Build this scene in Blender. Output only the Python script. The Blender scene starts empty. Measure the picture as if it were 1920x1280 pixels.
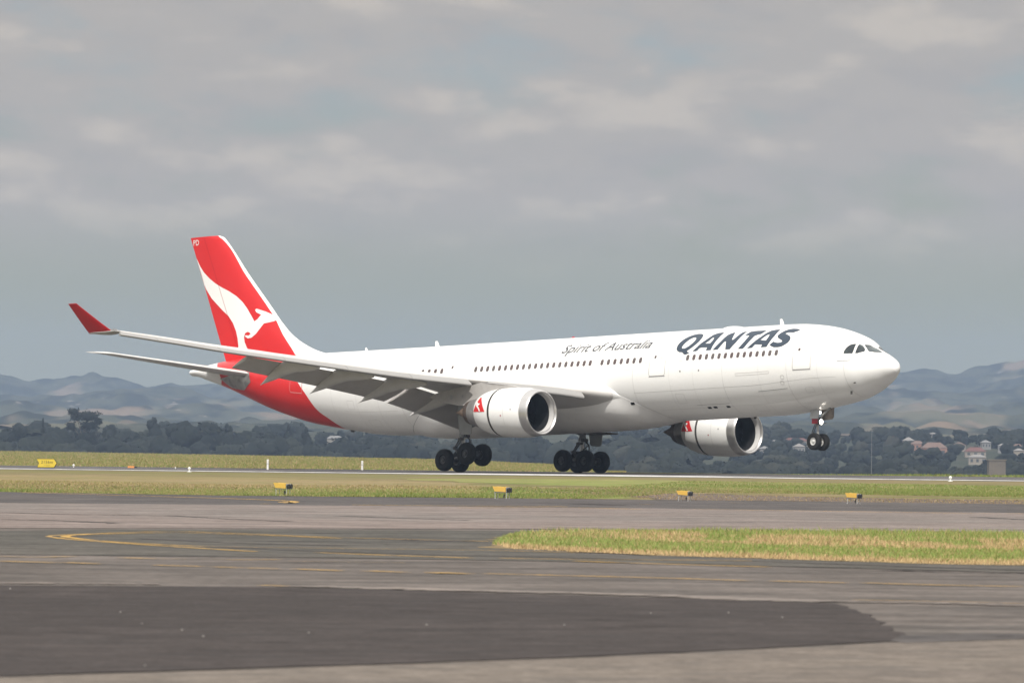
import bpy, bmesh, math, random
import numpy as np
from mathutils import Vector, Matrix
from mathutils.geometry import tessellate_polygon
R = math.radians
pi = math.pi
SC = bpy.context.scene
COL = SC.collection

# ------------------------------------------------------------------ camera
CAM_H = 1.92
F_PX = 15500.414
CM = np.array([[0.99995950, 0.00899964, 0.0],
               [-0.00011031, 0.01225632, 0.99992488],
               [0.00899896, -0.99988439, 0.01225682]])      # columns: right, down, forward
cd = bpy.data.cameras.new('camera')
cam = bpy.data.objects.new('camera', cd)
COL.objects.link(cam)
cd.sensor_fit = 'HORIZONTAL'; cd.sensor_width = 36.0
cd.lens = F_PX * 36.0 / 1920.0
cd.clip_start = 1.0; cd.clip_end = 60000.0
mw = Matrix.Identity(4)
for i in range(3):
    mw[i][0] = CM[i, 0]; mw[i][1] = -CM[i, 1]; mw[i][2] = -CM[i, 2]
mw[2][3] = CAM_H
cam.matrix_world = mw
cd.dof.use_dof = True
cd.dof.focus_distance = 500.0
cd.dof.aperture_fstop = 8.0
SC.camera = cam

# ------------------------------------------------------------------ world and sun
SUN_EL = 49.0
SUN_TO = Vector((-0.12, -1.0, 0.0)).normalized() * math.cos(R(SUN_EL)) + Vector((0, 0, math.sin(R(SUN_EL))))
W = bpy.data.worlds.new('World'); SC.world = W; W.use_nodes = True
nt = W.node_tree; nt.nodes.clear()
def N(t, kind, **kw):
    n = t.nodes.new(kind)
    for k, v in kw.items(): setattr(n, k, v)
    return n
wo = N(nt, 'ShaderNodeOutputWorld'); bg = N(nt, 'ShaderNodeBackground')
bg.inputs['Strength'].default_value = 0.1
sky = N(nt, 'ShaderNodeTexSky', sky_type='NISHITA', sun_disc=False)
sky.sun_elevation = R(SUN_EL)
sky.sun_rotation = math.atan2(SUN_TO.x, SUN_TO.y)
sky.air_density = 1.0; sky.dust_density = 2.0; sky.ozone_density = 1.0
tc = N(nt, 'ShaderNodeTexCoord')
sep = N(nt, 'ShaderNodeSeparateXYZ'); nt.links.new(tc.outputs['Generated'], sep.inputs[0])
def mth(t, op, a, b=None, clamp=False):
    n = N(t, 'ShaderNodeMath', operation=op); n.use_clamp = clamp
    for i, x in enumerate((a, b)):
        if x is None: continue
        if isinstance(x, (int, float)): n.inputs[i].default_value = x
        else: t.links.new(x, n.inputs[i])
    return n.outputs[0]
def smooth(t, x, a, b, lo=0.0, hi=1.0):
    n = N(t, 'ShaderNodeMapRange', interpolation_type='SMOOTHSTEP')
    t.links.new(x, n.inputs['Value'])
    n.inputs['From Min'].default_value = a; n.inputs['From Max'].default_value = b
    n.inputs['To Min'].default_value = lo; n.inputs['To Max'].default_value = hi
    return n.outputs[0]
def mixc(t, f, a, b):
    n = N(t, 'ShaderNodeMix', data_type='RGBA')
    for s, x in (('Factor', f), ('A', a), ('B', b)):
        i = [q for q in n.inputs if q.name == s and (q.type == ('VALUE' if s == 'Factor' else 'RGBA'))][0]
        if isinstance(x, (int, float)): i.default_value = x
        elif isinstance(x, tuple): i.default_value = (x[0], x[1], x[2], 1)
        else: t.links.new(x, i)
    return [q for q in n.outputs if q.type == 'RGBA'][0]
def wnoise(sx, sz, off, scale, det=6, rough=.55, dist=0.0):
    cx = N(nt, 'ShaderNodeCombineXYZ')
    nt.links.new(mth(nt, 'ADD', mth(nt, 'MULTIPLY', sep.outputs[0], sx), off), cx.inputs[0])
    nt.links.new(mth(nt, 'MULTIPLY', sep.outputs[1], sx), cx.inputs[1])
    nt.links.new(mth(nt, 'MULTIPLY', sep.outputs[2], sz), cx.inputs[2])
    n = N(nt, 'ShaderNodeTexNoise')
    n.inputs['Scale'].default_value = scale; n.inputs['Detail'].default_value = det
    n.inputs['Roughness'].default_value = rough; n.inputs['Distortion'].default_value = dist
    nt.links.new(cx.outputs[0], n.inputs['Vector'])
    return n.outputs['Fac']
CLX, CLZ, CLOX, CLOZ = 50, 128, 5.3, 1.7
VEIL0, VEIL1 = (4.0, 4.1, 3.15), (3.75, 4.35, 4.6)
CLG, CLL, CLD = (4.65, 4.38, 4.12), (5.75, 5.25, 4.7), (4.35, 4.15, 4.0)
def cloud_layer(sx, sz, ox, oz, lift, det, rough):
    """a fractal cloud field and how much it thins out just above each point (sunlit tops)"""
    out = []
    for dz in (0.0, lift):
        c_ = N(nt, 'ShaderNodeCombineXYZ')
        nt.links.new(mth(nt, 'ADD', mth(nt, 'MULTIPLY', sep.outputs[0], sx), ox), c_.inputs[0])
        nt.links.new(mth(nt, 'MULTIPLY', sep.outputs[1], sx), c_.inputs[1])
        nt.links.new(mth(nt, 'ADD', mth(nt, 'MULTIPLY', mth(nt, 'ADD', sep.outputs[2], dz), sz), oz), c_.inputs[2])
        n = N(nt, 'ShaderNodeTexNoise'); n.inputs['Scale'].default_value = 1.0; n.inputs['Detail'].default_value = det
        n.inputs['Roughness'].default_value = rough; n.inputs['Distortion'].default_value = .15
        nt.links.new(c_.outputs[0], n.inputs['Vector']); out.append(n.outputs['Fac'])
    return out[0], mth(nt, 'SUBTRACT', out[0], out[1])
K = 10.0
fa, la = cloud_layer(CLX, CLZ, CLOX, CLOZ, .0032, 8, .52)
fb, lb_ = cloud_layer(24, 90, 7.7, 2.0, .006, 4, .5)
fieldv = mth(nt, 'ADD', mth(nt, 'MULTIPLY', fa, .62), mth(nt, 'MULTIPLY', fb, .38))
cov = smooth(nt, sep.outputs[2], .017, .031)
mask = mth(nt, 'MULTIPLY', smooth(nt, fieldv, .30, .50), cov)
lit = smooth(nt, mth(nt, 'ADD', la, mth(nt, 'MULTIPLY', lb_, .5)), .01, .23)
shade = smooth(nt, mth(nt, 'ADD', la, mth(nt, 'MULTIPLY', lb_, .5)), -.02, -.2)
veil = mixc(nt, smooth(nt, sep.outputs[2], .02, .05), VEIL0, VEIL1)
clear = mixc(nt, .85, sky.outputs[0], veil)
ccol = mixc(nt, lit, CLG, CLL)
ccol = mixc(nt, shade, ccol, CLD)
final = mixc(nt, mask, clear, ccol)
# overhead cloud brightened as added fill light, unseen above the picture
final = mixc(nt, smooth(nt, sep.outputs[2], .12, .45), final, mixc(nt, mask, (.75*K, .82*K, .92*K), (1.35*K, 1.3*K, 1.24*K)))
nt.links.new(final, bg.inputs['Color']); nt.links.new(bg.outputs[0], wo.inputs['Surface'])

sd = bpy.data.lights.new('sun', 'SUN'); sd.energy = 3.85; sd.angle = R(0.53); sd.color = (1.0, .955, .89)
so = bpy.data.objects.new('sun', sd); COL.objects.link(so)
so.rotation_euler = (-SUN_TO).to_track_quat('-Z', 'Y').to_euler()

VS = SC.view_settings
VS.view_transform = 'Standard'; VS.look = 'None'; VS.exposure = 0.0; VS.gamma = 1.0
SC.cycles.use_denoising = True
SC.cycles.max_bounces = 7; SC.cycles.diffuse_bounces = 4; SC.cycles.glossy_bounces = 3
SC.cycles.transmission_bounces = 2; SC.cycles.volume_bounces = 0
SC.cycles.sample_clamp_indirect = 4.0

# ------------------------------------------------------------------ helpers
def mesh(name, V, F, mats, parent=None, smooth_=True, midx=None, sharp=None):
    me = bpy.data.meshes.new(name)
    me.from_pydata([tuple(map(float, v)) for v in V], [], [tuple(map(int, f)) for f in F])
    if not isinstance(mats, (list, tuple)): mats = [mats]
    for m in mats: me.materials.append(m)
    if midx is not None: me.polygons.foreach_set('material_index', np.asarray(midx, dtype=np.int32))
    if smooth_: me.polygons.foreach_set('use_smooth', np.ones(len(me.polygons), bool))
    me.update()
    if smooth_ and sharp is not None: me.set_sharp_from_angle(angle=R(sharp))
    o = bpy.data.objects.new(name, me); COL.objects.link(o)
    if parent is not None: o.parent = parent
    return o
def empty(name, loc=(0, 0, 0)):
    o = bpy.data.objects.new(name, None); COL.objects.link(o); o.location = loc
    o.empty_display_size = .5
    return o
def tag(o, label=None, cat=None, group=None, kind=None):
    if label: o['label'] = label
    if cat: o['category'] = cat
    if group: o['group'] = group
    if kind: o['kind'] = kind
    return o
def dup(o, parent=None):
    c = o.copy(); COL.objects.link(c)
    if parent is not None: c.parent = parent
    for ch in list(o.children): dup(ch, c)
    return c
class MB:
    def __init__(s): s.V = []; s.F = []; s.M = []
    def add(s, V, F, m=0):
        k = len(s.V); s.V += [tuple(v) for v in V]; s.F += [tuple(i + k for i in f) for f in F]; s.M += [m] * len(F)
        return s
    def box(s, c, h, m=0, T=None):
        V = [Vector((c[0] + sx * h[0], c[1] + sy * h[1], c[2] + sz * h[2])) for sx in (-1, 1) for sy in (-1, 1) for sz in (-1, 1)]
        if T is not None: V = [T @ v for v in V]
        return s.add(V, [(0, 1, 3, 2), (4, 6, 7, 5), (0, 4, 5, 1), (2, 3, 7, 6), (0, 2, 6, 4), (1, 5, 7, 3)], m)
    def tube(s, p, q, r0, r1=None, n=10, m=0, cap=True):
        p = Vector(p); q = Vector(q); r1 = r0 if r1 is None else r1
        a = (q - p).normalized(); b = a.orthogonal().normalized(); c = a.cross(b)
        V = []
        for w, r in ((p, r0), (q, r1)):
            V += [w + (b * math.cos(2 * pi * i / n) + c * math.sin(2 * pi * i / n)) * r for i in range(n)]
        F = [(i, (i + 1) % n, n + (i + 1) % n, n + i) for i in range(n)]
        if cap: F += [tuple(range(n - 1, -1, -1)), tuple(range(n, 2 * n))]
        return s.add(V, F, m)
    def build(s, name, mats, parent=None, smooth_=True, sharp=35):
        return mesh(name, s.V, s.F, mats, parent, smooth_, s.M, sharp)
def grid_faces(nu, nv, closev=False, flip=False):
    F = []
    for i in range(nu - 1):
        for j in range(nv if closev else nv - 1):
            a = i * nv + j; b = i * nv + (j + 1) % nv
            f = (a, b, b + nv, a + nv)
            F.append(f[::-1] if flip else f)
    return F
def pchip(x, y, X):
    x = np.asarray(x, float); y = np.asarray(y, float); X = np.asarray(X, float)
    h = np.diff(x); d = np.diff(y) / h; m = np.zeros_like(y); m[0] = d[0]; m[-1] = d[-1]
    for i in range(1, len(x) - 1):
        if d[i-1] * d[i] > 0:
            w1 = 2*h[i] + h[i-1]; w2 = h[i] + 2*h[i-1]; m[i] = (w1 + w2) / (w1/d[i-1] + w2/d[i])
    k = np.clip(np.searchsorted(x, X) - 1, 0, len(x) - 2); t = (X - x[k]) / h[k]
    return y[k]*(1+2*t)*(1-t)**2 + h[k]*m[k]*t*(1-t)**2 + y[k+1]*t*t*(3-2*t) + h[k]*m[k+1]*t*t*(t-1)

# ------------------------------------------------------------------ materials
def mat(name, col, rough=.5, metal=0.0, spec=.5, coat=0.0, noise=None, emit=None, bump=None):
    """noise = (scale, amount, second colour, detail)"""
    m = bpy.data.materials.new(name); m.use_nodes = True; t = m.node_tree
    b = t.nodes['Principled BSDF']
    b.inputs['Base Color'].default_value = (*col, 1); b.inputs['Roughness'].default_value = rough
    b.inputs['Metallic'].default_value = metal; b.inputs['Specular IOR Level'].default_value = spec
    b.inputs['Coat Weight'].default_value = coat
    if coat: b.inputs['Coat Roughness'].default_value = .06
    if noise:
        c = N(t, 'ShaderNodeTexCoord'); n = N(t, 'ShaderNodeTexNoise')
        n.inputs['Scale'].default_value = noise[0]; n.inputs['Detail'].default_value = noise[3] if len(noise) > 3 else 5
        t.links.new(c.outputs['Object'], n.inputs['Vector'])
        f = smooth(t, n.outputs['Fac'], .38, .68, 0, noise[1])
        t.links.new(mixc(t, f, col, noise[2]), b.inputs['Base Color'])
        if bump:
            bp = N(t, 'ShaderNodeBump'); bp.inputs['Strength'].default_value = bump
            t.links.new(n.outputs['Fac'], bp.inputs['Height']); t.links.new(bp.outputs[0], b.inputs['Normal'])
    if emit:
        b.inputs['Emission Color'].default_value = (*emit[0], 1); b.inputs['Emission Strength'].default_value = emit[1]
    return m
M = {}
M['white'] = mat('white_paint', (.85, .85, .835), .32, spec=.4, coat=.35, noise=(.55, .10, (.76, .75, .72), 6))
M['red'] = mat('red_paint', (.64, .02, .021), .32, spec=.3, coat=.12, noise=(.8, .15, (.52, .015, .02)))
M['dred'] = mat('shaded_winglet_red', (.40, .010, .018), .4, spec=.25, coat=.0, noise=(1.5, .2, (.42, .012, .018)))  # darker red, with the winglet's shade put into the colour
M['rline'] = mat('pale_red_line', (.66, .20, .19), .5, spec=.3, noise=(3, .3, (.6, .16, .15)))
M['grey'] = mat('grey_paint', (.56, .56, .55), .42, spec=.35, noise=(.9, .35, (.46, .455, .44), 7))
M['lgrey'] = mat('slat_paint', (.31, .305, .298), .42, spec=.3, noise=(1.2, .3, (.265, .26, .255), 6))
M['wing'] = mat('wing_underside_paint', (.56, .545, .525), .5, spec=.3, noise=(.7, .4, (.46, .445, .425), 7))
M['flap'] = mat('flap_paint', (.52, .50, .48), .5, spec=.3, noise=(1.1, .4, (.42, .40, .38), 6))
M['canoe'] = mat('flap_fairing_paint', (.64, .63, .62), .42, spec=.35, noise=(1.4, .35, (.52, .51, .49), 6))
M['belly'] = mat('belly_fairing_paint', (.83, .825, .81), .38, spec=.4, coat=.2, noise=(.6, .3, (.58, .57, .55), 7))
M['seam'] = mat('panel_gap', (.24, .24, .24), .7, spec=.2, noise=(3, .3, (.18, .18, .18)))
M['seamd'] = mat('dark_seal', (.06, .055, .05), .7, spec=.2, noise=(3, .4, (.12, .10, .09)))
M['faint'] = mat('faint_marking', (.50, .49, .48), .5, spec=.3, noise=(3, .3, (.45, .44, .43)))
M['glass'] = mat('cabin_glass', (.10, .072, .07), .3, spec=.35, noise=(1.3, .6, (.12, .115, .11), 2))
M['cglass'] = mat('cockpit_glass', (.03, .036, .04), .12, spec=.35, noise=(1.2, .8, (.09, .115, .115), 2))
M['navy'] = mat('title_paint', (.036, .052, .075), .45, spec=.3, coat=.0, noise=(1.2, .25, (.045, .06, .082)))
M['navy2'] = mat('slogan_paint', (.085, .088, .095), .5, spec=.25, noise=(1.5, .3, (.11, .11, .115)))
M['lip'] = mat('inlet_lip_metal', (.62, .61, .60), .28, metal=.85, noise=(2, .4, (.5, .49, .48)))
M['inlet'] = mat('inlet_liner', (.62, .61, .60), .45, spec=.3, noise=(2, .3, (.5, .49, .48)))
M['fan'] = mat('fan_blade_metal', (.018, .018, .022), .4, metal=.3, noise=(6, .4, (.035, .035, .04)))
M['core'] = mat('core_cowl_metal', (.40, .39, .385), .35, metal=.6, noise=(3, .5, (.26, .24, .23)))
M['hot'] = mat('hot_nozzle_metal', (.13, .10, .085), .5, metal=.5, noise=(4, .5, (.20, .14, .10)))
M['plug'] = mat('exhaust_plug_metal', (.30, .215, .16), .45, metal=.4, noise=(4, .5, (.18, .13, .10)))
M['black'] = mat('soot_and_shade_black', (.015, .015, .016), .6, spec=.3, noise=(4, .4, (.03, .03, .03)))  # also serves as painted shade inside the engine inlets
M['pylon'] = mat('pylon_paint', (.40, .385, .37), .45, spec=.35, noise=(2, .4, (.30, .28, .27), 6))
M['tyre'] = mat('tyre_rubber', (.014, .0135, .013), .85, spec=.25, noise=(5, .6, (.028, .027, .026), 6))
M['rim'] = mat('dark_wheel_rim', (.10, .10, .10), .5, metal=.4, noise=(8, .5, (.05, .05, .05)))
M['rimw'] = mat('pale_wheel_rim', (.62, .62, .60), .4, metal=.2, noise=(8, .5, (.45, .45, .43)))
M['strut'] = mat('gear_strut_paint', (.30, .31, .31), .45, metal=.2, noise=(5, .6, (.16, .16, .16)))
M['struta'] = mat('dark_gear_link', (.07, .07, .072), .5, metal=.3, noise=(5, .6, (.13, .13, .13)))
M['gdoor'] = mat('gear_door_paint', (.42, .43, .43), .45, spec=.35, noise=(3, .4, (.33, .33, .33)))
M['gdin'] = mat('gear_door_inside', (.17, .145, .125), .6, spec=.3, noise=(5, .6, (.09, .08, .07)))
M['redflag'] = mat('red_panel', (.40, .02, .04), .5, noise=(6, .4, (.28, .02, .03)))
M['lamp'] = mat('lit_landing_lamp', (.9, .85, .75), .3, emit=((1.0, .93, .80), 9.0), noise=(2, .1, (.9, .8, .7)))
M['chrome'] = mat('seal_plate_metal', (.40, .39, .38), .3, metal=.7, noise=(2.5, .7, (.20, .20, .20), 6))

# ------------------------------------------------------------------ the airliner: coordinates are metres aft of the nose, to starboard, up
AW = Matrix(((0.7121650375, 0.7019541171, 0.0090209103, 23.6309615706),
             (-0.7006583369, 0.7099353894, 0.0712013900, 501.6471747767),
             (0.0435758454, -0.0570277165, 0.9974211674, 6.9625978104),
             (0, 0, 0, 1)))
plane = empty('airliner'); plane.matrix_world = AW
tag(plane, 'white twin engined passenger jet with a red kangaroo tail touching down on the runway', 'airliner')
def A(x, y, z): return Vector((-x, -y, z))
def PM(name, V, F, mats, parent=None, **k):      # a mesh given in airliner coordinates
    return mesh(name, [A(*v) for v in V], F, mats, parent or plane, **k)

XS = [.3,.36,.5,.8,1.3,1.9,2.4,2.9,3.5,4.3,5.3,6.5,8,10,40,43,45,47,49,51,53,55,57,59,61,62.3,62.7]
HB = [.02,.26,.48,.8,1.18,1.53,1.78,2.0,2.2,2.41,2.58,2.7,2.77,2.79,2.79,2.78,2.72,2.6,2.43,2.23,2.0,1.74,1.46,1.15,.8,.5,.38]
ZT = [-.3,-.1,.17,.37,.64,.93,1.16,1.65,1.92,2.19,2.44,2.63,2.76,2.79,2.82,2.83,2.84,2.85,2.86,2.86,2.87,2.89,2.9,2.78,2.56,2.36,2.3]
ZB = [-.3,-.5,-.637,-.84,-1.2,-1.51,-1.76,-1.94,-2.12,-2.26,-2.39,-2.56,-2.7,-2.79,-2.8,-2.75,-2.62,-2.33,-2.02,-1.67,-1.16,-.56,.17,.9,1.5,1.86,1.9]
SX = np.sqrt(np.array(XS) - .3)
def FS(x, th):
    """fuselage surface, x and th arrays of one shape"""
    x = np.asarray(x, float); s = np.sqrt(np.maximum(x - .3, 0))
    T = pchip(SX, ZT, s); Bt = pchip(SX, ZB, s); Wd = pchip(SX, HB, s)
    return np.stack([x, Wd * np.sin(th), (T + Bt) / 2 + (T - Bt) / 2 * np.cos(th)], -1)
def FSO(x, th, off):
    x = np.asarray(x, float); th = np.asarray(th, float); e = 2e-3
    p = FS(x, th); a = FS(x + e, th) - FS(x - e, th); b = FS(x, th + e) - FS(x, th - e)
    n = np.cross(a, b); n /= np.linalg.norm(n, axis=-1, keepdims=True)
    yz = p.copy(); yz[..., 0] = 0
    c = p - np.stack([p[..., 0], 0 * x, (pchip(SX, ZT, np.sqrt(np.maximum(x - .3, 0))) + pchip(SX, ZB, np.sqrt(np.maximum(x - .3, 0)))) / 2], -1)
    sg = np.sign((n * c).sum(-1, keepdims=True)); n = n * np.where(sg == 0, 1, sg)
    return p + n * off

# fuselage: white front, red tail band and white tail cone share one sheared grid so that the paint edges are clean
NT = 128
th = np.linspace(0, 2 * pi, NT, endpoint=False); tf = np.minimum(th, 2 * pi - th)
xred = pchip([0, .115, 1.366, 1.529, 1.78, 2.247, 2.4675, 2.7715, pi], [52.6, 52.5, 50.602, 50.18, 49.547, 48.704, 48.1, 47.729, 47.65], tf)
xrear = pchip([0, 1.4056, 1.6744, 1.9652, 2.6217, pi], [60.3, 59.168, 58.957, 58.878, 59.353, 59.4], tf)
rows = [.3 + 9.7 * (i / 70) ** 2 for i in range(71)] + list(np.linspace(10.4, 40, 60))
XX = [np.full(NT, r) for r in rows]
for i in range(1, 25): XX.append(40 + (xred - 40) * i / 24)
k_red = len(XX) - 1
for i in range(1, 29): XX.append(xred + (xrear - xred) * i / 28)
k_rear = len(XX) - 1
for i in range(1, 13): XX.append(xrear + (62.7 - xrear) * i / 12)
XX = np.array(XX); PV = FS(XX, np.broadcast_to(th, XX.shape))
FF = grid_faces(len(XX), NT, True)
mi = []
for i in range(len(XX) - 1): mi += [1 if k_red <= i < k_rear else 0] * NT
fus = PM('fuselage', PV.reshape(-1, 3), FF, [M['white'], M['red']], midx=mi)
# auxiliary exhaust at the tail end
ring = FS(np.full(NT, 62.7), th); inn = ring.copy(); inn[:, 1] *= .7; inn[:, 2] = 2.1 + (inn[:, 2] - 2.1) * .7
deep = inn.copy(); deep[:, 0] -= .5
PM('tail_exhaust', np.vstack([ring, inn, deep]), grid_faces(3, NT, True) + [tuple(range(2 * NT, 3 * NT))], [M['core'], M['black']], midx=[0] * NT + [1] * (NT + 1), smooth_=False)

def skin_patch(name, loops, m, off=.012, parent=None, maxx=.25, maxt=.10, surf=FSO):
    """a thin painted patch in (x, theta) loops, cut into small faces so that it follows the curved skin"""
    vl = [[Vector((p[0], p[1], 0)) for p in L] for L in loops]
    flat = [v for L in vl for v in L]
    bm = bmesh.new(); bv = [bm.verts.new(v) for v in flat]
    for t in tessellate_polygon(vl):
        try: bm.faces.new([bv[i] for i in t])
        except ValueError: pass
    xs = [v.x for v in flat]; ts = [v.y for v in flat]
    for a, lo, hi, st in ((0, min(xs), max(xs), maxx), (1, min(ts), max(ts), maxt)):
        c = lo + st
        while c < hi - 1e-6:
            no = (1, 0, 0) if a == 0 else (0, 1, 0); co = (c, 0, 0) if a == 0 else (0, c, 0)
            bmesh.ops.bisect_plane(bm, geom=bm.verts[:] + bm.edges[:] + bm.faces[:], plane_co=co, plane_no=no, dist=1e-6)
            c += st
    bm.verts.index_update()
    P = np.array([v.co[:2] for v in bm.verts]); Fs = [[v.index for v in f.verts] for f in bm.faces]; bm.free()
    Q = surf(P[:, 0], P[:, 1], off)
    return PM(name, Q, Fs, m, parent)
def line_patch(name, pts, w, m, off=.010, parent=None, closed=False, surf=FSO, rad=2.79):
    """a thin line on the skin along (x, theta) points; w is its width in metres"""
    P = np.array(pts, float); S = np.stack([P[:, 0], P[:, 1] * rad], -1)
    Q = [S[0]]
    seq = list(range(1, len(S))) + ([0] if closed else [])
    for i in seq:
        a = Q[-1]; n = max(1, int(np.linalg.norm(S[i] - a) / .2))
        for k in range(1, n + 1): Q.append(a + (S[i] - a) * k / n)
    Q = np.array(Q)
    if closed: Q = Q[:-1]
    if closed: d = np.roll(Q, -1, 0) - np.roll(Q, 1, 0)
    else: d = np.gradient(Q, axis=0)
    d /= np.linalg.norm(d, axis=1, keepdims=True); nn = np.stack([-d[:, 1], d[:, 0]], -1)
    L = np.concatenate([Q - nn * w / 2, Q + nn * w / 2])
    V = surf(L[:, 0], L[:, 1] / rad, off); n = len(Q)
    F = [(i, (i + 1) % n, n + (i + 1) % n, n + i) for i in range(n if closed else n - 1)]
    return PM(name, V, F, m, parent)
def rrect(cx, ct, hx, ht, r, n=4, skew=0.0, rad=2.79):
    pts = []
    for sx, st, a0 in ((1, 1, 0), (-1, 1, 90), (-1, -1, 180), (1, -1, 270)):
        for i in range(n + 1):
            a = R(a0 + 90 * i / n)
            px = sx * (hx - r) + r * math.cos(a); pt = st * (ht - r) + r * math.sin(a)
            pts.append((cx + px - skew * pt, ct + pt / rad))
    return pts

# cabin windows (starboard side, the side the photograph shows)
CW_SC = 1.07
WIN = [7.876 + .531 * i for i in range(15)] + [19.341 + .5535 * i for i in range(7)] + [23.69 + .5313 * i for i in range(20)] + [36.84 + .575 * i for i in range(4)]
wth = lambda x: 1.281 - (x - 7.9) * .0015
proto = None
for x in WIN:
    w = skin_patch('cabin_window', [rrect(x, wth(x), .125, .19, .11)], M['glass'], .012, maxx=.5, maxt=.08)
for x in (7.32, 15.86, 18.79):
    line_patch('blanked_window', rrect(x, wth(x), .15, .21, .12), .03, M['faint'], .01, closed=True)
# cockpit windows
CW = [[(3.015,1.159),(3.036,1.049),(2.995,.925),(2.93,.80),(2.853,.718),(2.735,.604),(2.68,.74),(2.619,.886),(2.6,1.005),(2.813,1.115)],
      [(2.47,.912),(2.525,.767),(2.60,.60),(2.63,.52),(2.57,.45),(2.47,.42),(2.31,.47),(2.185,.555),(2.118,.679),(2.255,.767),(2.343,.855)],
      [(2.49,.30),(2.43,.06),(2.15,.03),(1.80,.03),(1.53,.05),(1.48,.243),(1.648,.432),(1.921,.551),(2.22,.388)]]
for s in (1, -1):
    for L in CW:
        cx_, ct_ = sum(p[0] for p in L) / len(L), sum(p[1] for p in L) / len(L); L0 = L
        L = [(cx_ + (x - cx_) * CW_SC, ct_ + (t - ct_) * CW_SC) for x, t in L]
        if s < 0 and L0 is CW[2]: L = [(x, t + .26 * (t < .2)) for x, t in L]
        skin_patch('cockpit_window', [[(x, s * t) for x, t in L]], M['cglass'], .014, maxx=.12, maxt=.06)
HAZE_TOP = 130.0
HAZE_D = 8.2e-5
HAZE_C = (.43, .56, .775)
LETTERS = {
  'Q': ([(16.52, 1.0427), (16.573, 0.9792), (16.573, 0.8923), (16.494, 0.8088), (16.336, 0.7152), (16.151, 0.6383), (15.914, 0.5782), (15.624, 0.5448), (15.334, 0.5481), (15.097, 0.5782), (14.939, 0.6383), (14.86, 0.7453), (14.886, 0.8489), (15.018, 0.9358), (15.229, 1.0193), (15.44, 1.0762), (15.545, 1.1096), (15.413, 1.1397), (15.255, 1.153), (15.387, 1.1731), (15.545, 1.1931), (15.651, 1.1931), (15.782, 1.1697), (15.914, 1.133), (16.046, 1.123), (16.178, 1.123), (16.362, 1.0929)],
     [(16.125, 0.9993), (16.099, 0.9325), (15.993, 0.8456), (15.835, 0.752), (15.651, 0.7018), (15.493, 0.6985), (15.334, 0.7353), (15.308, 0.8055), (15.387, 0.889), (15.545, 0.9625), (15.73, 1.0127), (15.862, 1.0327), (16.046, 1.026)]),
  'A': ([(15.071, 1.1196), (14.834, 1.0227), (14.623, 0.9057), (14.333, 0.7821), (14.122, 0.6383), (13.832, 0.5615), (13.463, 0.5514), (13.331, 0.5648), (13.357, 0.6785), (13.384, 0.7754), (13.437, 0.889), (13.489, 1.0026), (13.516, 1.1196), (13.937, 1.1196), (13.911, 1.0427), (14.412, 1.0361), (14.57, 1.0528), (14.623, 1.0962), (14.728, 1.123)],
     [(14.254, 0.9258), (14.043, 0.8456), (13.937, 0.7587), (13.806, 0.742), (13.753, 0.8322), (13.832, 0.9291)]),
  'N': ([(13.357, 1.1163), (13.199, 1.026), (13.015, 0.9091), (12.909, 0.7954), (12.804, 0.6751), (12.593, 0.6116), (12.382, 0.5748), (12.277, 0.6584), (12.171, 0.7787), (12.119, 0.8556), (12.013, 0.8623), (11.908, 0.7988), (11.829, 0.7085), (11.75, 0.6383), (11.671, 0.5882), (11.381, 0.5748), (11.433, 0.6718), (11.486, 0.772), (11.618, 0.9492), (11.75, 1.0294), (11.908, 1.1263), (12.277, 1.1263), (12.382, 1.026), (12.54, 0.899), (12.646, 0.9057), (12.778, 1.006), (12.857, 1.0628), (12.936, 1.1163)],
     None),
  'T': ([(11.249, 0.7353), (11.143, 0.6617), (11.038, 0.5949), (10.774, 0.5715), (10.221, 0.5748), (9.73, 0.5782), (9.807, 0.6484), (9.922, 0.7252), (10.195, 0.7453), (10.353, 0.7787), (10.432, 0.8756), (10.564, 0.9859), (10.695, 1.0862), (10.801, 1.133), (11.222, 1.1296), (11.064, 1.0327), (10.933, 0.9325), (10.853, 0.8121), (10.827, 0.752)],
     None),
  'A2': ([(10.458, 1.133), (10.221, 1.0227), (10.0, 0.9224), (9.73, 0.8088), (9.539, 0.6952), (9.313, 0.6049), (8.979, 0.5648), (8.615, 0.5682), (8.615, 0.6885), (8.615, 0.8188), (8.687, 0.9091), (8.759, 1.0227), (8.832, 1.123), (9.313, 1.1263), (9.275, 1.0528), (9.884, 1.0394), (9.961, 1.0795), (10.036, 1.123)],
     [(9.615, 0.9191), (9.463, 0.8422), (9.313, 0.7687), (9.126, 0.7486), (9.089, 0.8422), (9.126, 0.9425)]),
  'S': ([(8.651, 1.0762), (8.543, 1.026), (8.436, 0.9893), (8.259, 1.0127), (8.014, 1.0294), (7.808, 1.0227), (7.705, 0.996), (7.773, 0.9659), (8.014, 0.9258), (8.224, 0.8823), (8.365, 0.8322), (8.365, 0.7787), (8.259, 0.6985), (8.084, 0.6216), (7.876, 0.5682), (7.57, 0.5448), (7.237, 0.5481), (6.977, 0.5748), (7.042, 0.6417), (7.27, 0.7085), (7.638, 0.7119), (7.808, 0.7319), (7.842, 0.752), (7.57, 0.7921), (7.336, 0.8322), (7.172, 0.8957), (7.139, 0.9659), (7.205, 1.0327), (7.403, 1.0929), (7.604, 1.133), (7.911, 1.1497), (8.224, 1.143), (8.471, 1.1096)],
     None),
}
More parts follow.
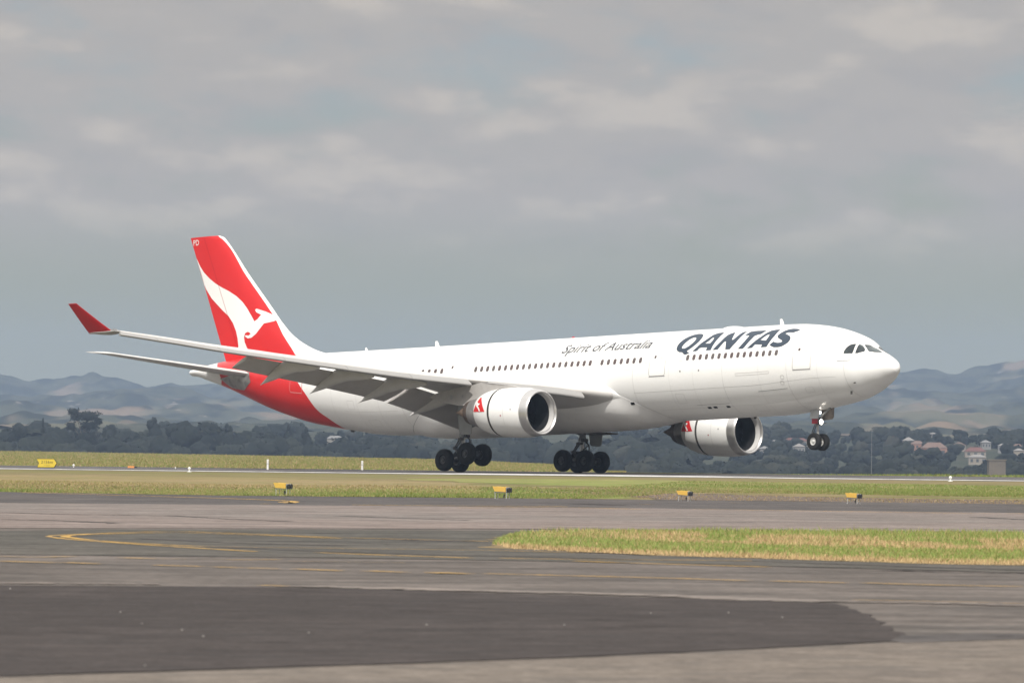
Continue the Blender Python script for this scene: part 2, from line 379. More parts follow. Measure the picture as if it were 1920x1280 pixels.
ROO = [(62.64, 9.71), (62.22, 9.13), (61.83, 8.72), (61.21, 8.27), (60.59, 7.92), (59.9, 7.61), (59.21, 7.35), (58.44, 6.98), (57.83, 6.58), (57.36, 6.14), (56.98, 5.7), (56.59, 5.22), (56.29, 5.36), (56.0, 5.63), (56.45, 5.81), (56.57, 5.97), (56.46, 6.05), (56.08, 5.95), (55.63, 5.82), (55.17, 5.64), (54.72, 5.39), (54.6, 5.28), (54.86, 5.16), (55.31, 5.08), (55.68, 5.04), (55.97, 4.77), (56.41, 4.38), (56.85, 4.16), (57.23, 4.13), (57.5, 4.27), (57.46, 4.35), (57.16, 4.31), (56.94, 4.4), (57.05, 4.51), (57.24, 4.56), (57.5, 4.48), (57.61, 4.22), (57.56, 3.91), (57.36, 3.56), (57.13, 3.26), (58.33, 3.32), (58.23, 3.68), (58.28, 4.15), (58.45, 4.68), (58.77, 5.22), (59.24, 5.71), (59.85, 6.1), (60.4, 6.5), (61.02, 6.95), (61.61, 7.58), (61.84, 7.93), (62.09, 8.57), (62.38, 9.17)]
# ------------------------------------------------------------------ doors, titles, small markings
def door(x0, x1, t0, t1, win=True, m='seam', mw_='seam'):
    cx, ct = (x0 + x1) / 2, (t0 + t1) / 2; hx, ht = (x1 - x0) / 2, (t1 - t0) / 2 * 2.79
    d = line_patch('cabin_door', rrect(cx, ct, hx, ht, .13, skew=0), .045, M['faint'] if m == 'seam' else M[m], .010, closed=True)
    line_patch('door_sill', [(x0, t1 + .012), (x1, t1 + .012)], .045, M[mw_], .012, parent=d)
    if win:
        skin_patch('door_window', [rrect(cx + .28, ct - .02, .085, .11, .08)], M['glass'], .012, parent=d)
        line_patch('door_handle', [(cx - .12, ct + .02), (cx - .38, ct + .02)], .05, M['faint'], .012, parent=d)
    return d
door(5.15, 6.5, .76, 1.70)
door(17.15, 18.5, .815, 1.64)
door(35.0, 36.35, .75, 1.60)
door(49.95, 51.2, .80, 1.74, False, 'rline', 'rline')
for x0, x1, t0, t1 in ((8.4, 11.2, 1.69, 1.72),):
    line_patch('cargo_door_seam', rrect((x0+x1)/2, (t0+t1)/2 + .01, (x1-x0)/2, .07, .05), .02, M['faint'], .01, closed=True)
line_patch('cargo_door_seam', [(7.2, 2.13), (9.6, 2.13)], .035, M['seam'], .01)
line_patch('cargo_door_seam', [(12.4, 2.40), (15.2, 2.40)], .02, M['seam'], .01)
for x, t in ((14.306, 2.50), (13.806, 2.4958), (12.725, 2.50)):
    skin_patch('vent', [rrect(x, t, .16, .09, .05)], M['black'], .012)
for x, t in ((15.835, 1.5708), (14.254, 1.5752)):
    skin_patch('vent', [rrect(x, t, .06, .06, .05)], M['seam'], .012)
for x, t in ((7.37, 1.854), (7.46, 1.981)):
    line_patch('static_port', rrect(x, t, .13, .12, .08), .03, M['redflag'] if False else M['faint'], .012, closed=True)
line_patch('nose_marking', [(3.354, 1.444), (3.036, 1.422), (2.735, 1.37), (2.55, 1.29)], .05, M['seam'], .012)
for x, t in ((3.0, 2.55), (3.1, 2.62), (2.45, 2.2)):
    skin_patch('probe', [rrect(x, t, .07, .05, .04, rad=2.0)], M['seamd'], .03)
# faint lap joints that ring the fuselage
for x in (2.9, 4.7, 7.0, 9.3, 12.3, 14.8, 16.8, 19.9, 22.6, 27.4, 33.0, 40.5, 42.6, 44.6, 47.0):
    line_patch('lap_joint', [(x, .05), (x, 3.1)], .018 if x in (2.9, 7.0, 12.3, 19.9, 40.5) else .010, M['faint'], .006)
line_patch('lap_joint', [(3.5, 1.93), (10, 1.98), (20, 2.0)], .018, M['faint'], .006)
line_patch('lap_joint', [(4.0, 2.42), (10, 2.48), (18.4, 2.5)], .012, M['faint'], .006)
line_patch('lap_joint', [(20, 1.47), (34, 1.47), (47, 1.5)], .010, M['faint'], .006)
line_patch('lap_joint', [(41, 2.1), (46, 2.12)], .014, M['faint'], .006)
for x, t, w_, h_ in ((10.2, 2.62, .5, .3), (16.2, 2.2, .35, .35), (43.6, 2.45, .5, .3), (5.6, 2.25, .3, .22), (45.2, 1.95, .3, .3)):
    line_patch('access_panel', rrect(x, t, w_, h_, .06), .014, M['faint'], .008, closed=True)
for L, (a, b) in LETTERS.items():
    skin_patch('title_letter', [a] + ([b] if b else []), M['navy'], .015)
def text_mesh(body, shear=0.0, bold=0.0):
    cu = bpy.data.curves.new('t', 'FONT'); cu.body = body; cu.shear = shear; cu.offset = bold; cu.resolution_u = 3
    o = bpy.data.objects.new('t', cu); COL.objects.link(o)
    dg = bpy.context.evaluated_depsgraph_get(); dg.update()
    me = bpy.data.meshes.new_from_object(o.evaluated_get(dg))
    V = np.array([v.co[:2] for v in me.vertices]); F = [tuple(p.vertices) for p in me.polygons]
    bpy.data.objects.remove(o); bpy.data.curves.remove(cu); bpy.data.meshes.remove(me)
    return V, F
V, F = text_mesh('Spirit of Australia', .28, .012)
V = V - V.min(0); wv = V[:, 0].max(); capv = np.percentile(V[:, 1], 99.5)
hb = 0.0
Vx = 26.64 - V[:, 0] / wv * 7.72
Vt = 1.045 - V[:, 1] / capv * 1.0 / 2.79
bm = bmesh.new(); bv = [bm.verts.new((a, b, 0)) for a, b in zip(Vx, Vt)]
for f in F:
    try: bm.faces.new([bv[i] for i in f])
    except ValueError: pass
for k in range(1, 9):
    bmesh.ops.bisect_plane(bm, geom=bm.verts[:] + bm.edges[:] + bm.faces[:], plane_co=(0, Vt.min() + (Vt.max() - Vt.min()) * k / 9, 0), plane_no=(0, 1, 0), dist=1e-6)
bmesh.ops.triangulate(bm, faces=bm.faces[:]); bm.verts.index_update()
P = np.array([v.co[:2] for v in bm.verts]); F = [[v.index for v in f.verts] for f in bm.faces]; bm.free()
PM('slogan_lettering', FSO(P[:, 0], P[:, 1], .014), F, M['navy2'], smooth_=False)

# ------------------------------------------------------------------ belly fairing
bx = np.array([18.0, 18.6, 19.5, 20.2, 20.9, 22, 23.5, 26, 33, 36, 38.5, 40.5, 41.6])
bts = [3.10, 2.66, 2.38, 2.22, 2.07, 1.90, 1.80, 1.72, 1.70, 1.80, 2.1, 2.6, 3.1]
bamp = [.01, .06, .16, .24, .31, .37, .40, .41, .41, .40, .33, .16, .01]
def bso(x, th, off):
    x = np.asarray(x, float); th = np.asarray(th, float); t = np.minimum(th, 2 * pi - th)
    d = np.clip((t - pchip(bx, bts, x)) * 2.79, -.2, 9)
    k = np.clip(d / 1.7, 0, 1); k = k * k * (3 - 2 * k)
    return FSO(x, th, 0.0) + 0 if False else FSO_amp(x, th, np.where(d < 0, d * .5, .012 + pchip(bx, bamp, x) * k) + off)
def FSO_amp(x, th, off):
    p = FS(x, th); n = np.stack([0 * x, np.sin(th), np.cos(th)], -1)
    return p + n * np.asarray(off)[..., None]
xs_ = np.linspace(18.0, 41.6, 100); ss = np.linspace(0, 1, 61)
ts_ = pchip(bx, bts, xs_)[:, None] - .03
TH = ts_ + (2 * pi - 2 * ts_) * ss[None, :]
bf = PM('belly_fairing', bso(np.broadcast_to(xs_[:, None], TH.shape), TH, 0.0).reshape(-1, 3), grid_faces(100, 61), M['belly'])
line_patch('fairing_seam', [(x, float(pchip(bx, bts, [x])[0]) - .004) for x in np.linspace(18.25, 41.2, 60)], .022, M['seam'], .010, parent=bf)
# root fillet that wraps the wing's nose onto the fuselage
fx = [20.75, 21.2, 21.9, 22.8, 24, 25.5, 27, 28.6]; ftop = [-1.44, -1.22, -.80, -.45, -.22, -.16, -.22, -.5]; fbot = [-1.50, -1.53, -1.60, -1.68, -1.75, -1.8, -1.8, -1.8]; fr_ = [.01, .08, .22, .40, .56, .64, .62, .4]
for sgn in (1, -1):
    secs = []
    for x in np.linspace(20.75, 28.6, 40):
        t_, b_, r_ = (float(pchip(fx, q, [x])[0]) for q in (ftop, fbot, fr_))
        th_ = np.linspace(0, 2 * pi, 28, endpoint=False); zc_ = (t_ + b_) / 2
        zz_ = zc_ + (t_ - b_) / 2 * np.cos(th_)
        lowk = np.clip((zc_ - zz_) / max(1e-3, (t_ - b_) / 2), 0, 1)
        yb = np.sqrt(np.maximum(2.79 ** 2 - zz_ ** 2, 0)) - .05
        secs.append(np.stack([np.full(28, x), sgn * (yb + np.where(np.sin(th_) > 0, r_ * np.maximum(np.abs(np.sin(th_)) ** .9, lowk * .97), -.12)), zz_], -1))
    n_ = 28; V = np.vstack(secs)
    PM('wing_root_fillet', V, grid_faces(40, n_, True), M['white'], plane, sharp=50)
skin_patch('vent', [rrect(20.4, 2.25, .16, .09, .05)], M['black'], .01, parent=bf, surf=bso)

# ------------------------------------------------------------------ fin
LEz = [2.2, 2.6, 2.9, 3.51, 4.22, 5.03, 6.13, 8.37, 10.75, 10.97, 11.08]
LEx = [45.5, 48.4, 50.35, 52.1, 53.37, 54.32, 55.38, 57.58, 59.79, 60.05, 60.42]
TEz = [2.2, 3.94, 7.76, 11.08]; TEx = [59.35, 60.14, 61.79, 63.25]
XBz = [2.2, 2.7, 3.15, 4.27, 5.33, 6.13, 8.37, 10.75, 11.08]
XBx = [52.0, 52.5, 52.9, 53.98, 54.82, 55.56, 57.76, 59.95, 60.52]
fle = lambda z: pchip(LEz, LEx, z); fte = lambda z: pchip(TEz, TEx, z); fxb = lambda z: pchip(XBz, XBx, z)
def fthick(x, z):
    le, te = fle(z), fte(z); c = te - le; s = np.clip((x - le) / c, 0, 1)
    tm = np.minimum(.40, .058 * c)
    return tm * 2.0 * (1.4845*np.sqrt(s) - .63*s - 1.758*s**2 + 1.4215*s**3 - .518*s**4) / 1.0 + .004
zr = np.linspace(2.2, 11.08, 70)
cols = []
for i in range(13): cols.append(fle(zr) + (fxb(zr) - fle(zr)) * (i / 12) ** 2)
for i in range(1, 29): cols.append(fxb(zr) + (fte(zr) - fxb(zr)) * i / 28)
CX = np.array(cols).T; nz, nc = CX.shape; Z2 = np.broadcast_to(zr[:, None], CX.shape)
Ty = fthick(CX, Z2)
V = np.vstack([np.stack([CX, Ty, Z2], -1).reshape(-1, 3), np.stack([CX, -Ty, Z2], -1).reshape(-1, 3)])
F = grid_faces(nz, nc); F += [tuple(i + nz * nc for i in f[::-1]) for f in F]
one = []
for i in range(nz - 1): one += [0 if j < 12 else 1 for j in range(nc - 1)]
top = list(range((nz - 1) * nc, nz * nc)) + [nz * nc + i for i in range(nz * nc - 1, (nz - 1) * nc - 1, -1)]
F.append(tuple(top)); F += [(i * nc + nc - 1, nz * nc + i * nc + nc - 1, nz * nc + (i + 1) * nc + nc - 1, (i + 1) * nc + nc - 1) for i in range(nz - 1)]
fin = PM('tail_fin', V, F, [M['white'], M['red']], midx=one + one + [1] * nz, sharp=40)
def fin_surf(sgn):
    return lambda x, z, off: np.stack([x, sgn * (fthick(np.asarray(x), np.asarray(z)) + off), z], -1)
for sgn in (1, -1):
    skin_patch('kangaroo_emblem', [ROO], M['white'], .012, parent=fin, maxx=.3, maxt=.4, surf=fin_surf(sgn))
    line_patch('rudder_hinge', [(58.05, 3.0), (61.75, 10.95)], .03, M['dred'], .016, parent=fin, surf=fin_surf(sgn), rad=1.0)
Vt_, Ft_ = text_mesh('PD')
Vt_ = Vt_ - Vt_.min(0); sc_ = .36 / Vt_[:, 1].max()
xx_ = 62.93 - Vt_[:, 0] * sc_ ; zz_ = 10.55 + Vt_[:, 1] * sc_
PM('registration_lettering', fin_surf(1)(xx_, zz_, .016), Ft_, M['white'], fin, smooth_=False)

# ------------------------------------------------------------------ lifting surfaces
def naca(s, t): return 5 * t * (.2969*np.sqrt(s) - .126*s - .3516*s**2 + .2843*s**3 - .1036*s**4)
def loft(name, secs, mats, parent, cap=True, midx=None, sharp=50):
    n = len(secs[0]); V = np.vstack(secs); F = grid_faces(len(secs), n, True)
    if cap: F += [tuple(range(n - 1, -1, -1)), tuple(range(n * (len(secs) - 1), n * len(secs)))]
    return PM(name, V, F, mats, parent, sharp=sharp)
def foil(xl, zl, chord, t, y, inc=0.0, n=16, camber=.0):
    """closed aerofoil section; inc in degrees, positive lowers the trailing edge"""
    s = (1 - np.cos(np.linspace(0, pi, n))) / 2; up = naca(s, t) * chord; cm = camber * chord * 4 * s * (1 - s)
    X = np.concatenate([s[::-1], s[1:-1]]) * chord; Zz = np.concatenate([(up + cm)[::-1], (-up + cm)[1:-1]])
    ca, sa = math.cos(R(inc)), math.sin(R(inc))
    return np.stack([xl + X * ca + Zz * sa, np.full(len(X), y), zl - X * sa + Zz * ca], -1)
for s in (1, -1):
    ys = [.9, 1.5, 4, 7, 9.2, 9.55, 9.7]
    secs = []
    for y in ys:
        k = (y - 1.5) / 8.2
        le = 55.76 + k * 5.2 + (0 if y < 9.3 else (y - 9.2) * 1.2); te = 60.6 + k * 2.3 - (0 if y < 9.6 else .25)
        secs.append(foil(le, 1.66 + k * 1.06, te - le, .085, s * y, inc=-5.0))
    hs = loft('horizontal_stabilizer', secs, M['grey'], plane)
    sp_ = [(59.0, 1.93), (57.2, 1.42), (55.7, 1.27), (55.45, 1.66), (56.43, 2.15), (58.03, 2.36)]
    skin_patch('stabilizer_seal_plate', [[(x, s * t) for x, t in sp_]], M['chrome'], .02, parent=hs)

ZTOP = ([2.4, 4.28, 6.78, 9.9, 13.4, 16.5, 19.8, 23.0, 25.9, 28.8], [-.80, -.65, -.50, -.34, -.10, .24, .60, 1.0, 1.41, 1.81])
ZLOW = ([2.4, 4.0, 5.4, 8.4, 9.9, 13.35, 16.5, 19.9, 23.2, 25.9, 28.8], [-1.70, -1.52, -1.33, -1.08, -.95, -.65, -.28, .17, .61, 1.03, 1.45])
ztop = lambda y: float(pchip(*ZTOP, [y])[0]); zlow = lambda y: float(pchip(*ZLOW, [y])[0])
def xle(y): return 22.0 + .655 * (y - 2.82)
def xte(y): return 33.6 + (y - 2.4) * .0933 if y < 9.9 else 34.3 + (y - 9.9) * .367
def zte(y): return (ztop(y) + zlow(y)) / 2 + float(pchip([1.2, 2.4, 6, 9.9, 15, 20, 26, 28.8, 31], [-.62, -.55, -.15, .28, .50, .50, .36, .22, .2], [y])[0])
def xtb(y): return xte(y) - float(np.interp(y, [2.4, 9.9, 19.6, 20.6], [1.3, 1.15, .85, 0.0]))      # the fixed wing ends at the spoilers where flaps are out
def wing_sec(y, s, extra=0.0, n=20):
    x0 = xle(y) + .30 + .012 * (xte(y) - xle(y)) - extra; x1 = xtb(y); c = x1 - x0
    zl0 = (ztop(y) + zlow(y)) / 2 + .10; z1 = zte(y)
    t = np.interp(y, [2.4, 9.9, 28.8], [.118, .092, .085])
    # never taller than the slat in front of it lets it be near the nose
    return foil(x0, zl0, math.hypot(c, zl0 - z1), t, s * y, inc=math.degrees(math.atan2(zl0 - z1, c)), n=n, camber=.012)
def wing_under(x, y):
    """height of the wing's lower surface"""
    sec = wing_sec(y, 1, n=40); n = 40
    low = np.vstack([sec[n - 1:n], sec[n:]])
    return float(np.interp(x, low[:, 0], low[:, 2]))
def wing(s):
    ys = [1.2, 2.4, 2.9, 3.4, 4.0] + list(np.linspace(5, 28.8, 30))
    ex = {1.2: .9, 2.4: .75, 2.9: .55, 3.4: .36, 4.0: .18}
    w = loft('wing', [wing_sec(y, s, ex.get(y, 0.0)) for y in ys], M['wing'], plane)
    # slats: drooped leading edge shells
    def slat(y0, y1):
        secs = []
        for y in np.linspace(y0, y1, 8):
            zt, zl = ztop(y), zlow(y); h = zt - zl; x = xle(y); k = .26 + .045 * (xte(y) - xle(y))
            L_ = .30 + 1.0 * h
            o = [(x + .20, zl - .01), (x + .08, zl - .005), (x, zl + .07 * h), (x - .015, zl + .14 * h), (x + .02, zl + .24 * h), (x + .16 * L_, zl + .42 * h),
                 (x + .34 * L_, zl + .61 * h), (x + .56 * L_, zl + .79 * h), (x + .78 * L_, zl + .92 * h), (x + L_, zt + .01)]
            i = [(x + L_, zt - .02), (x + .75 * L_, zl + .82 * h), (x + .52 * L_, zl + .64 * h), (x + .36 * L_, zl + .44 * h), (x + .26 * L_, zl + .24 * h), (x + .24, zl + .06 * h)]
            secs.append(np.array([(a, s * y, b) for a, b in o + i]))
        return loft('slat', secs, M['lgrey'], w, sharp=60)
    cuts = [10.05, 13.2, 16.6, 19.9, 23.3, 26.6, 28.55]
    slat(4.05, 9.0)
    for a, b in zip(cuts[:-1], cuts[1:]): slat(a + .012, b - .012)
    # flaps, drooped
    def flap(y0, y1, cf, d, name='flap'):
        secs = []
        for y in np.linspace(y0, y1, 6):
            x = xtb(y) - .10; z = zte(y) - .20
            c = np.interp(y, [y0, y1], cf)
            secs.append(foil(x, z, c, .13, s * y, inc=d))
        return loft(name, secs, M['flap'], w)
    flap(3.1, 9.2, (2.6, 2.3), 24); flap(9.5, 19.6, (2.25, 1.6), 24)
    # flap track fairings
    for y, xt, zt_, fl in ((17.4, 38.05, -.93, 4.4), (14.1, 37.0, -1.28, 4.8), (10.8, 36.05, -1.68, 5.2), (6.9, 35.4, -2.26, 5.4)):
        xf = xt - fl - .9
        ax = np.linspace(0, 1, 26); secs = []
        for a in ax:
            x = xf + (xt - xf) * a
            zu = wing_under(min(x, xtb(y) - .05), y)
            # centre line: hugs the wing, then bends down to the tip
            up = zu - .16
            bend = max(0.0, (a - .36) / .64)
            z_tip_line = zt_
            cz = up * (1 - bend ** 1.3) + z_tip_line * bend ** 1.3
            pr_ = (math.sin(pi * min(1, a * .9 + .02)) ** .75) * (1 - a ** 6)
            pr_ = max(pr_, .0)
            hw, hh = .27 * pr_ + .012, .48 * pr_ + .012
            q = np.linspace(0, 2 * pi, 18, endpoint=False)
            secs.append(np.stack([np.full(18, x), s * y + hw * np.sin(q), cz + hh * np.cos(q)], -1))
        loft('flap_track_fairing', secs, M['canoe'], w)
    # winglet
    secs = []
    for k in np.linspace(0, 1, 10):
        y = 28.85 + 1.25 * k; z = 1.60 + 1.80 * k ** 1.05
        le = 39.15 + 2.14 * k + .0 ; te = 41.38 + .66 * k
        f = foil(le, 0, te - le, .07, 0, n=12)
        # thickness runs across the canted blade
        n_ = np.array([.82, -.57])
        secs.append(np.stack([f[:, 0], s * (y + f[:, 2] * n_[0]), z + f[:, 2] * n_[1]], -1))
    loft('winglet', secs, M['dred'], w)
    # tip fairing with the navigation lamp
    secs = []
    for k, (dy, sc2) in enumerate(((28.45, 1.0), (28.75, .95), (28.95, .55), (29.02, .1))):
        secs.append(foil(39.0, 1.66, 2.45, .13 * sc2, s * dy, inc=.5, n=12))
    tf_ = loft('wing_tip_fairing', secs, M['lgrey'], w)
    mb = MB()
    for k in range(1): mb.box(A(39.18, s * 28.86, 1.74), (.16, .12, .06))
    mb.build('navigation_lamp', M['lip'], tf_)
    return w
w_s = wing(1); w_p = wing(-1)
# ------------------------------------------------------------------ engines
def engine(s):
    Y = 9.37 * s
    axz = lambda x: -2.78 + .04 * (x - 21.25)
    def lathe(name, prof, m, parent, n=64, close=False, midx=None):
        q = np.linspace(0, 2 * pi, n, endpoint=False)
        V = np.vstack([np.stack([np.full(n, x), Y + r * np.sin(q), axz(x) + r * np.cos(q)], -1) for x, r in prof])
        return PM(name, V, grid_faces(len(prof), n, True), m, parent, midx=midx, sharp=40)
    cowl = lathe('engine', [(21.85, 1.475), (22.2, 1.515), (22.7, 1.545), (23.3, 1.55), (23.9, 1.535), (24.42, 1.50)], M['white'], plane)
    lathe('inlet_lip', [(21.40, 1.203), (21.32, 1.235), (21.27, 1.29), (21.27, 1.33), (21.32, 1.375), (21.45, 1.415), (21.65, 1.45), (21.86, 1.478)], M['lip'], cowl)
    lathe('inlet_duct', [(21.41, 1.200), (21.6, 1.185), (21.82, 1.189)], M['inlet'], cowl)
    lathe('fan_case', [(21.80, 1.187), (22.28, 1.211), (23.3, 1.245), (23.32, .02)], M['black'], cowl)  # black paints in the shade deep inside the inlet
    lathe('cowl_seal', [(24.40, 1.48), (24.42, 1.42), (24.60, 1.42), (24.62, 1.47)], M['seamd'], cowl)
    rev = lathe('thrust_reverser', [(24.60, 1.488), (25.0, 1.45), (25.5, 1.35), (25.9, 1.22), (26.12, 1.12), (26.12, 1.08), (25.6, 1.2)], M['white'], cowl)
    lathe('core_cowl', [(25.5, 1.0), (26.1, .98), (26.6, .93), (27.05, .84)], M['core'], cowl)
    lathe('exhaust_nozzle', [(27.0, .85), (27.3, .76), (27.5, .70), (27.5, .64), (27.2, .66)], M['hot'], cowl)
    lathe('exhaust_plug', [(27.2, .58), (27.6, .49), (28.0, .32), (28.4, .15), (28.72, .04), (28.76, .005)], M['plug'] if s > 0 else M['hot'], cowl)
    lathe('spinner', [(22.55, .01), (22.62, .1), (22.8, .24), (23.05, .38), (23.3, .44)], M['fan'], cowl, n=32)
    mb = MB()
    for k in range(34):
        a = 2 * pi * k / 34; rows_ = []
        for j in range(5):
            r = .40 + .82 * j / 4; tw = R(30 + 28 * j / 4); ch = .17
            for e in (-1, 1):
                dx = ch * math.cos(tw) * e; da = ch * math.sin(tw) * e / r
                rows_.append(A(23.0 + dx, Y + r * math.sin(a + da), axz(23.0) + r * math.cos(a + da)))
        mb.add(rows_, [(2 * j, 2 * j + 1, 2 * j + 3, 2 * j + 2) for j in range(4)])
    mb.build('fan', M['fan'], cowl)
    # pylon
    prof = [(22.9, -1.22), (23.8, -.98), (25.2, -.82), (26.4, -.72), (28.0, -.9), (30.6, -1.25), (31.0, -1.5), (29.6, -1.85), (28.2, -2.1), (27.2, -2.12), (26.3, -1.95), (25.2, -1.5), (24.0, -1.3)]
    V = []; n = len(prof)
    for w in (-.30, -.24, .24, .30):
        for i, (x, z) in enumerate(prof):
            kx = 1.0 if abs(w) < .29 else .985
            V.append((27 + (x - 27) * kx, Y + w * float(np.interp(x, [22.9, 25.5, 29.5, 31], [.3, 1, 1, .3])), -1.4 + (z + 1.4) * kx))
    F = grid_faces(4, n, True) + [tuple(range(n - 1, -1, -1)), tuple(range(3 * n, 4 * n))]
    py = PM('engine_pylon', V, F, M['pylon'], plane, sharp=30)
    for x, z, r in ((28.9, -1.55, .12), (27.9, -1.52, .09)):
        q = np.linspace(0, 2 * pi, 14, endpoint=False)
        PM('access_panel', np.stack([x + r * np.cos(q), np.full(14, Y + s * .312), z + r * 1.25 * np.sin(q)], -1), [tuple(range(14))], M['lgrey'], py)
    # emblem on the starboard facing side of the reverser (in x, angle from the top)
    rp = ([24.52, 25.0, 25.5, 25.9, 26.12], [1.497, 1.45, 1.35, 1.22, 1.12])
    def es(x, th, off):
        r = pchip(*rp, x) + off
        return np.stack([x, Y + r * np.sin(th), axz(x) + r * np.cos(th)], -1)
    tri = [(24.80, 1.585), (24.88, 1.60), (26.02, 1.60), (26.08, 1.57), (25.62, .86), (25.50, .86)]
    t = skin_patch('engine_emblem', [tri], M['red'], .012, parent=cowl, maxx=.2, maxt=.15, surf=es)
    roo = [(25.78, 1.06), (25.68, 1.13), (25.58, 1.19), (25.40, 1.21), (25.36, 1.25), (25.47, 1.30), (25.55, 1.31), (25.34, 1.45), (25.22, 1.57), (25.36, 1.575), (25.47, 1.46), (25.66, 1.37), (25.76, 1.30), (25.80, 1.18)]
    skin_patch('kangaroo_emblem', [roo], M['white'], .024, parent=cowl, maxx=.2, maxt=.15, surf=es)
    # small marks on the cowl
    def cs(x, th, off):
        r = pchip([21.85, 22.2, 22.7, 23.3, 23.9, 24.42], [1.475, 1.515, 1.545, 1.55, 1.535, 1.50], x) + off
        return np.stack([x, Y + r * np.sin(th), axz(x) + r * np.cos(th)], -1)
    skin_patch('cowl_mark', [rrect(23.35, 1.75, .05, .04, .035, rad=1.5)], M['redflag'], .01, parent=cowl, surf=cs)
    skin_patch('cowl_mark', [rrect(22.5, 1.50, .04, .05, .035, rad=1.5)], M['seam'], .01, parent=cowl, surf=cs)
    line_patch('cowl_seam', [(23.15, .9), (23.15, 2.2)], .018, M['faint'], .006, parent=cowl, surf=cs, rad=1.5)
    return cowl
engine(1); engine(-1)

# ------------------------------------------------------------------ landing gear
def wheel_mesh(mb, c, ax, r, w, rimr, hub=1):
    """a tyre and rim about axis ax (unit, world-local), appended to two builders"""
    mt, mr = mb; a = Vector(ax).normalized(); b = a.orthogonal().normalized(); d = a.cross(b); n = 36
    prof = [(-.34 * w, rimr), (-.46 * w, rimr + .02), (-.5 * w, r * .80), (-.47 * w, r * .90), (-.36 * w, r * .975), (-.2 * w, r), (.2 * w, r), (.36 * w, r * .975), (.47 * w, r * .90), (.5 * w, r * .80), (.46 * w, rimr + .02), (.34 * w, rimr)]
    def lat(m, prof, mi=0):
        V = [c + a * p + (b * math.cos(2 * pi * i / n) + d * math.sin(2 * pi * i / n)) * q for p, q in prof for i in range(n)]
        m.add(V, grid_faces(len(prof), n, True), mi)
    lat(mt, prof)
    for e in (-1, 1):
        lat(mr, [(e * .34 * w, rimr + .005), (e * .36 * w, rimr * .92), (e * .25 * w, rimr * .85), (e * .20 * w, rimr * .5), (e * .34 * w, rimr * .42), (e * .40 * w, rimr * .3), (e * .40 * w, .005)])
def make_wheel(parent, c, r, w, rimr, rm):
    mt, mr = MB(), MB(); c = A(*c)
    wheel_mesh((mt, mr), c, (0, 1, 0), r, w, rimr)
    V = mt.V + mr.V; k = len(mt.V); F = mt.F + [tuple(i + k for i in f) for f in mr.F]
    return mesh('wheel', V, F, [M['tyre'], rm], parent, True, [0] * len(mt.F) + [1] * len(mr.F), 40)
RW_Z = .03
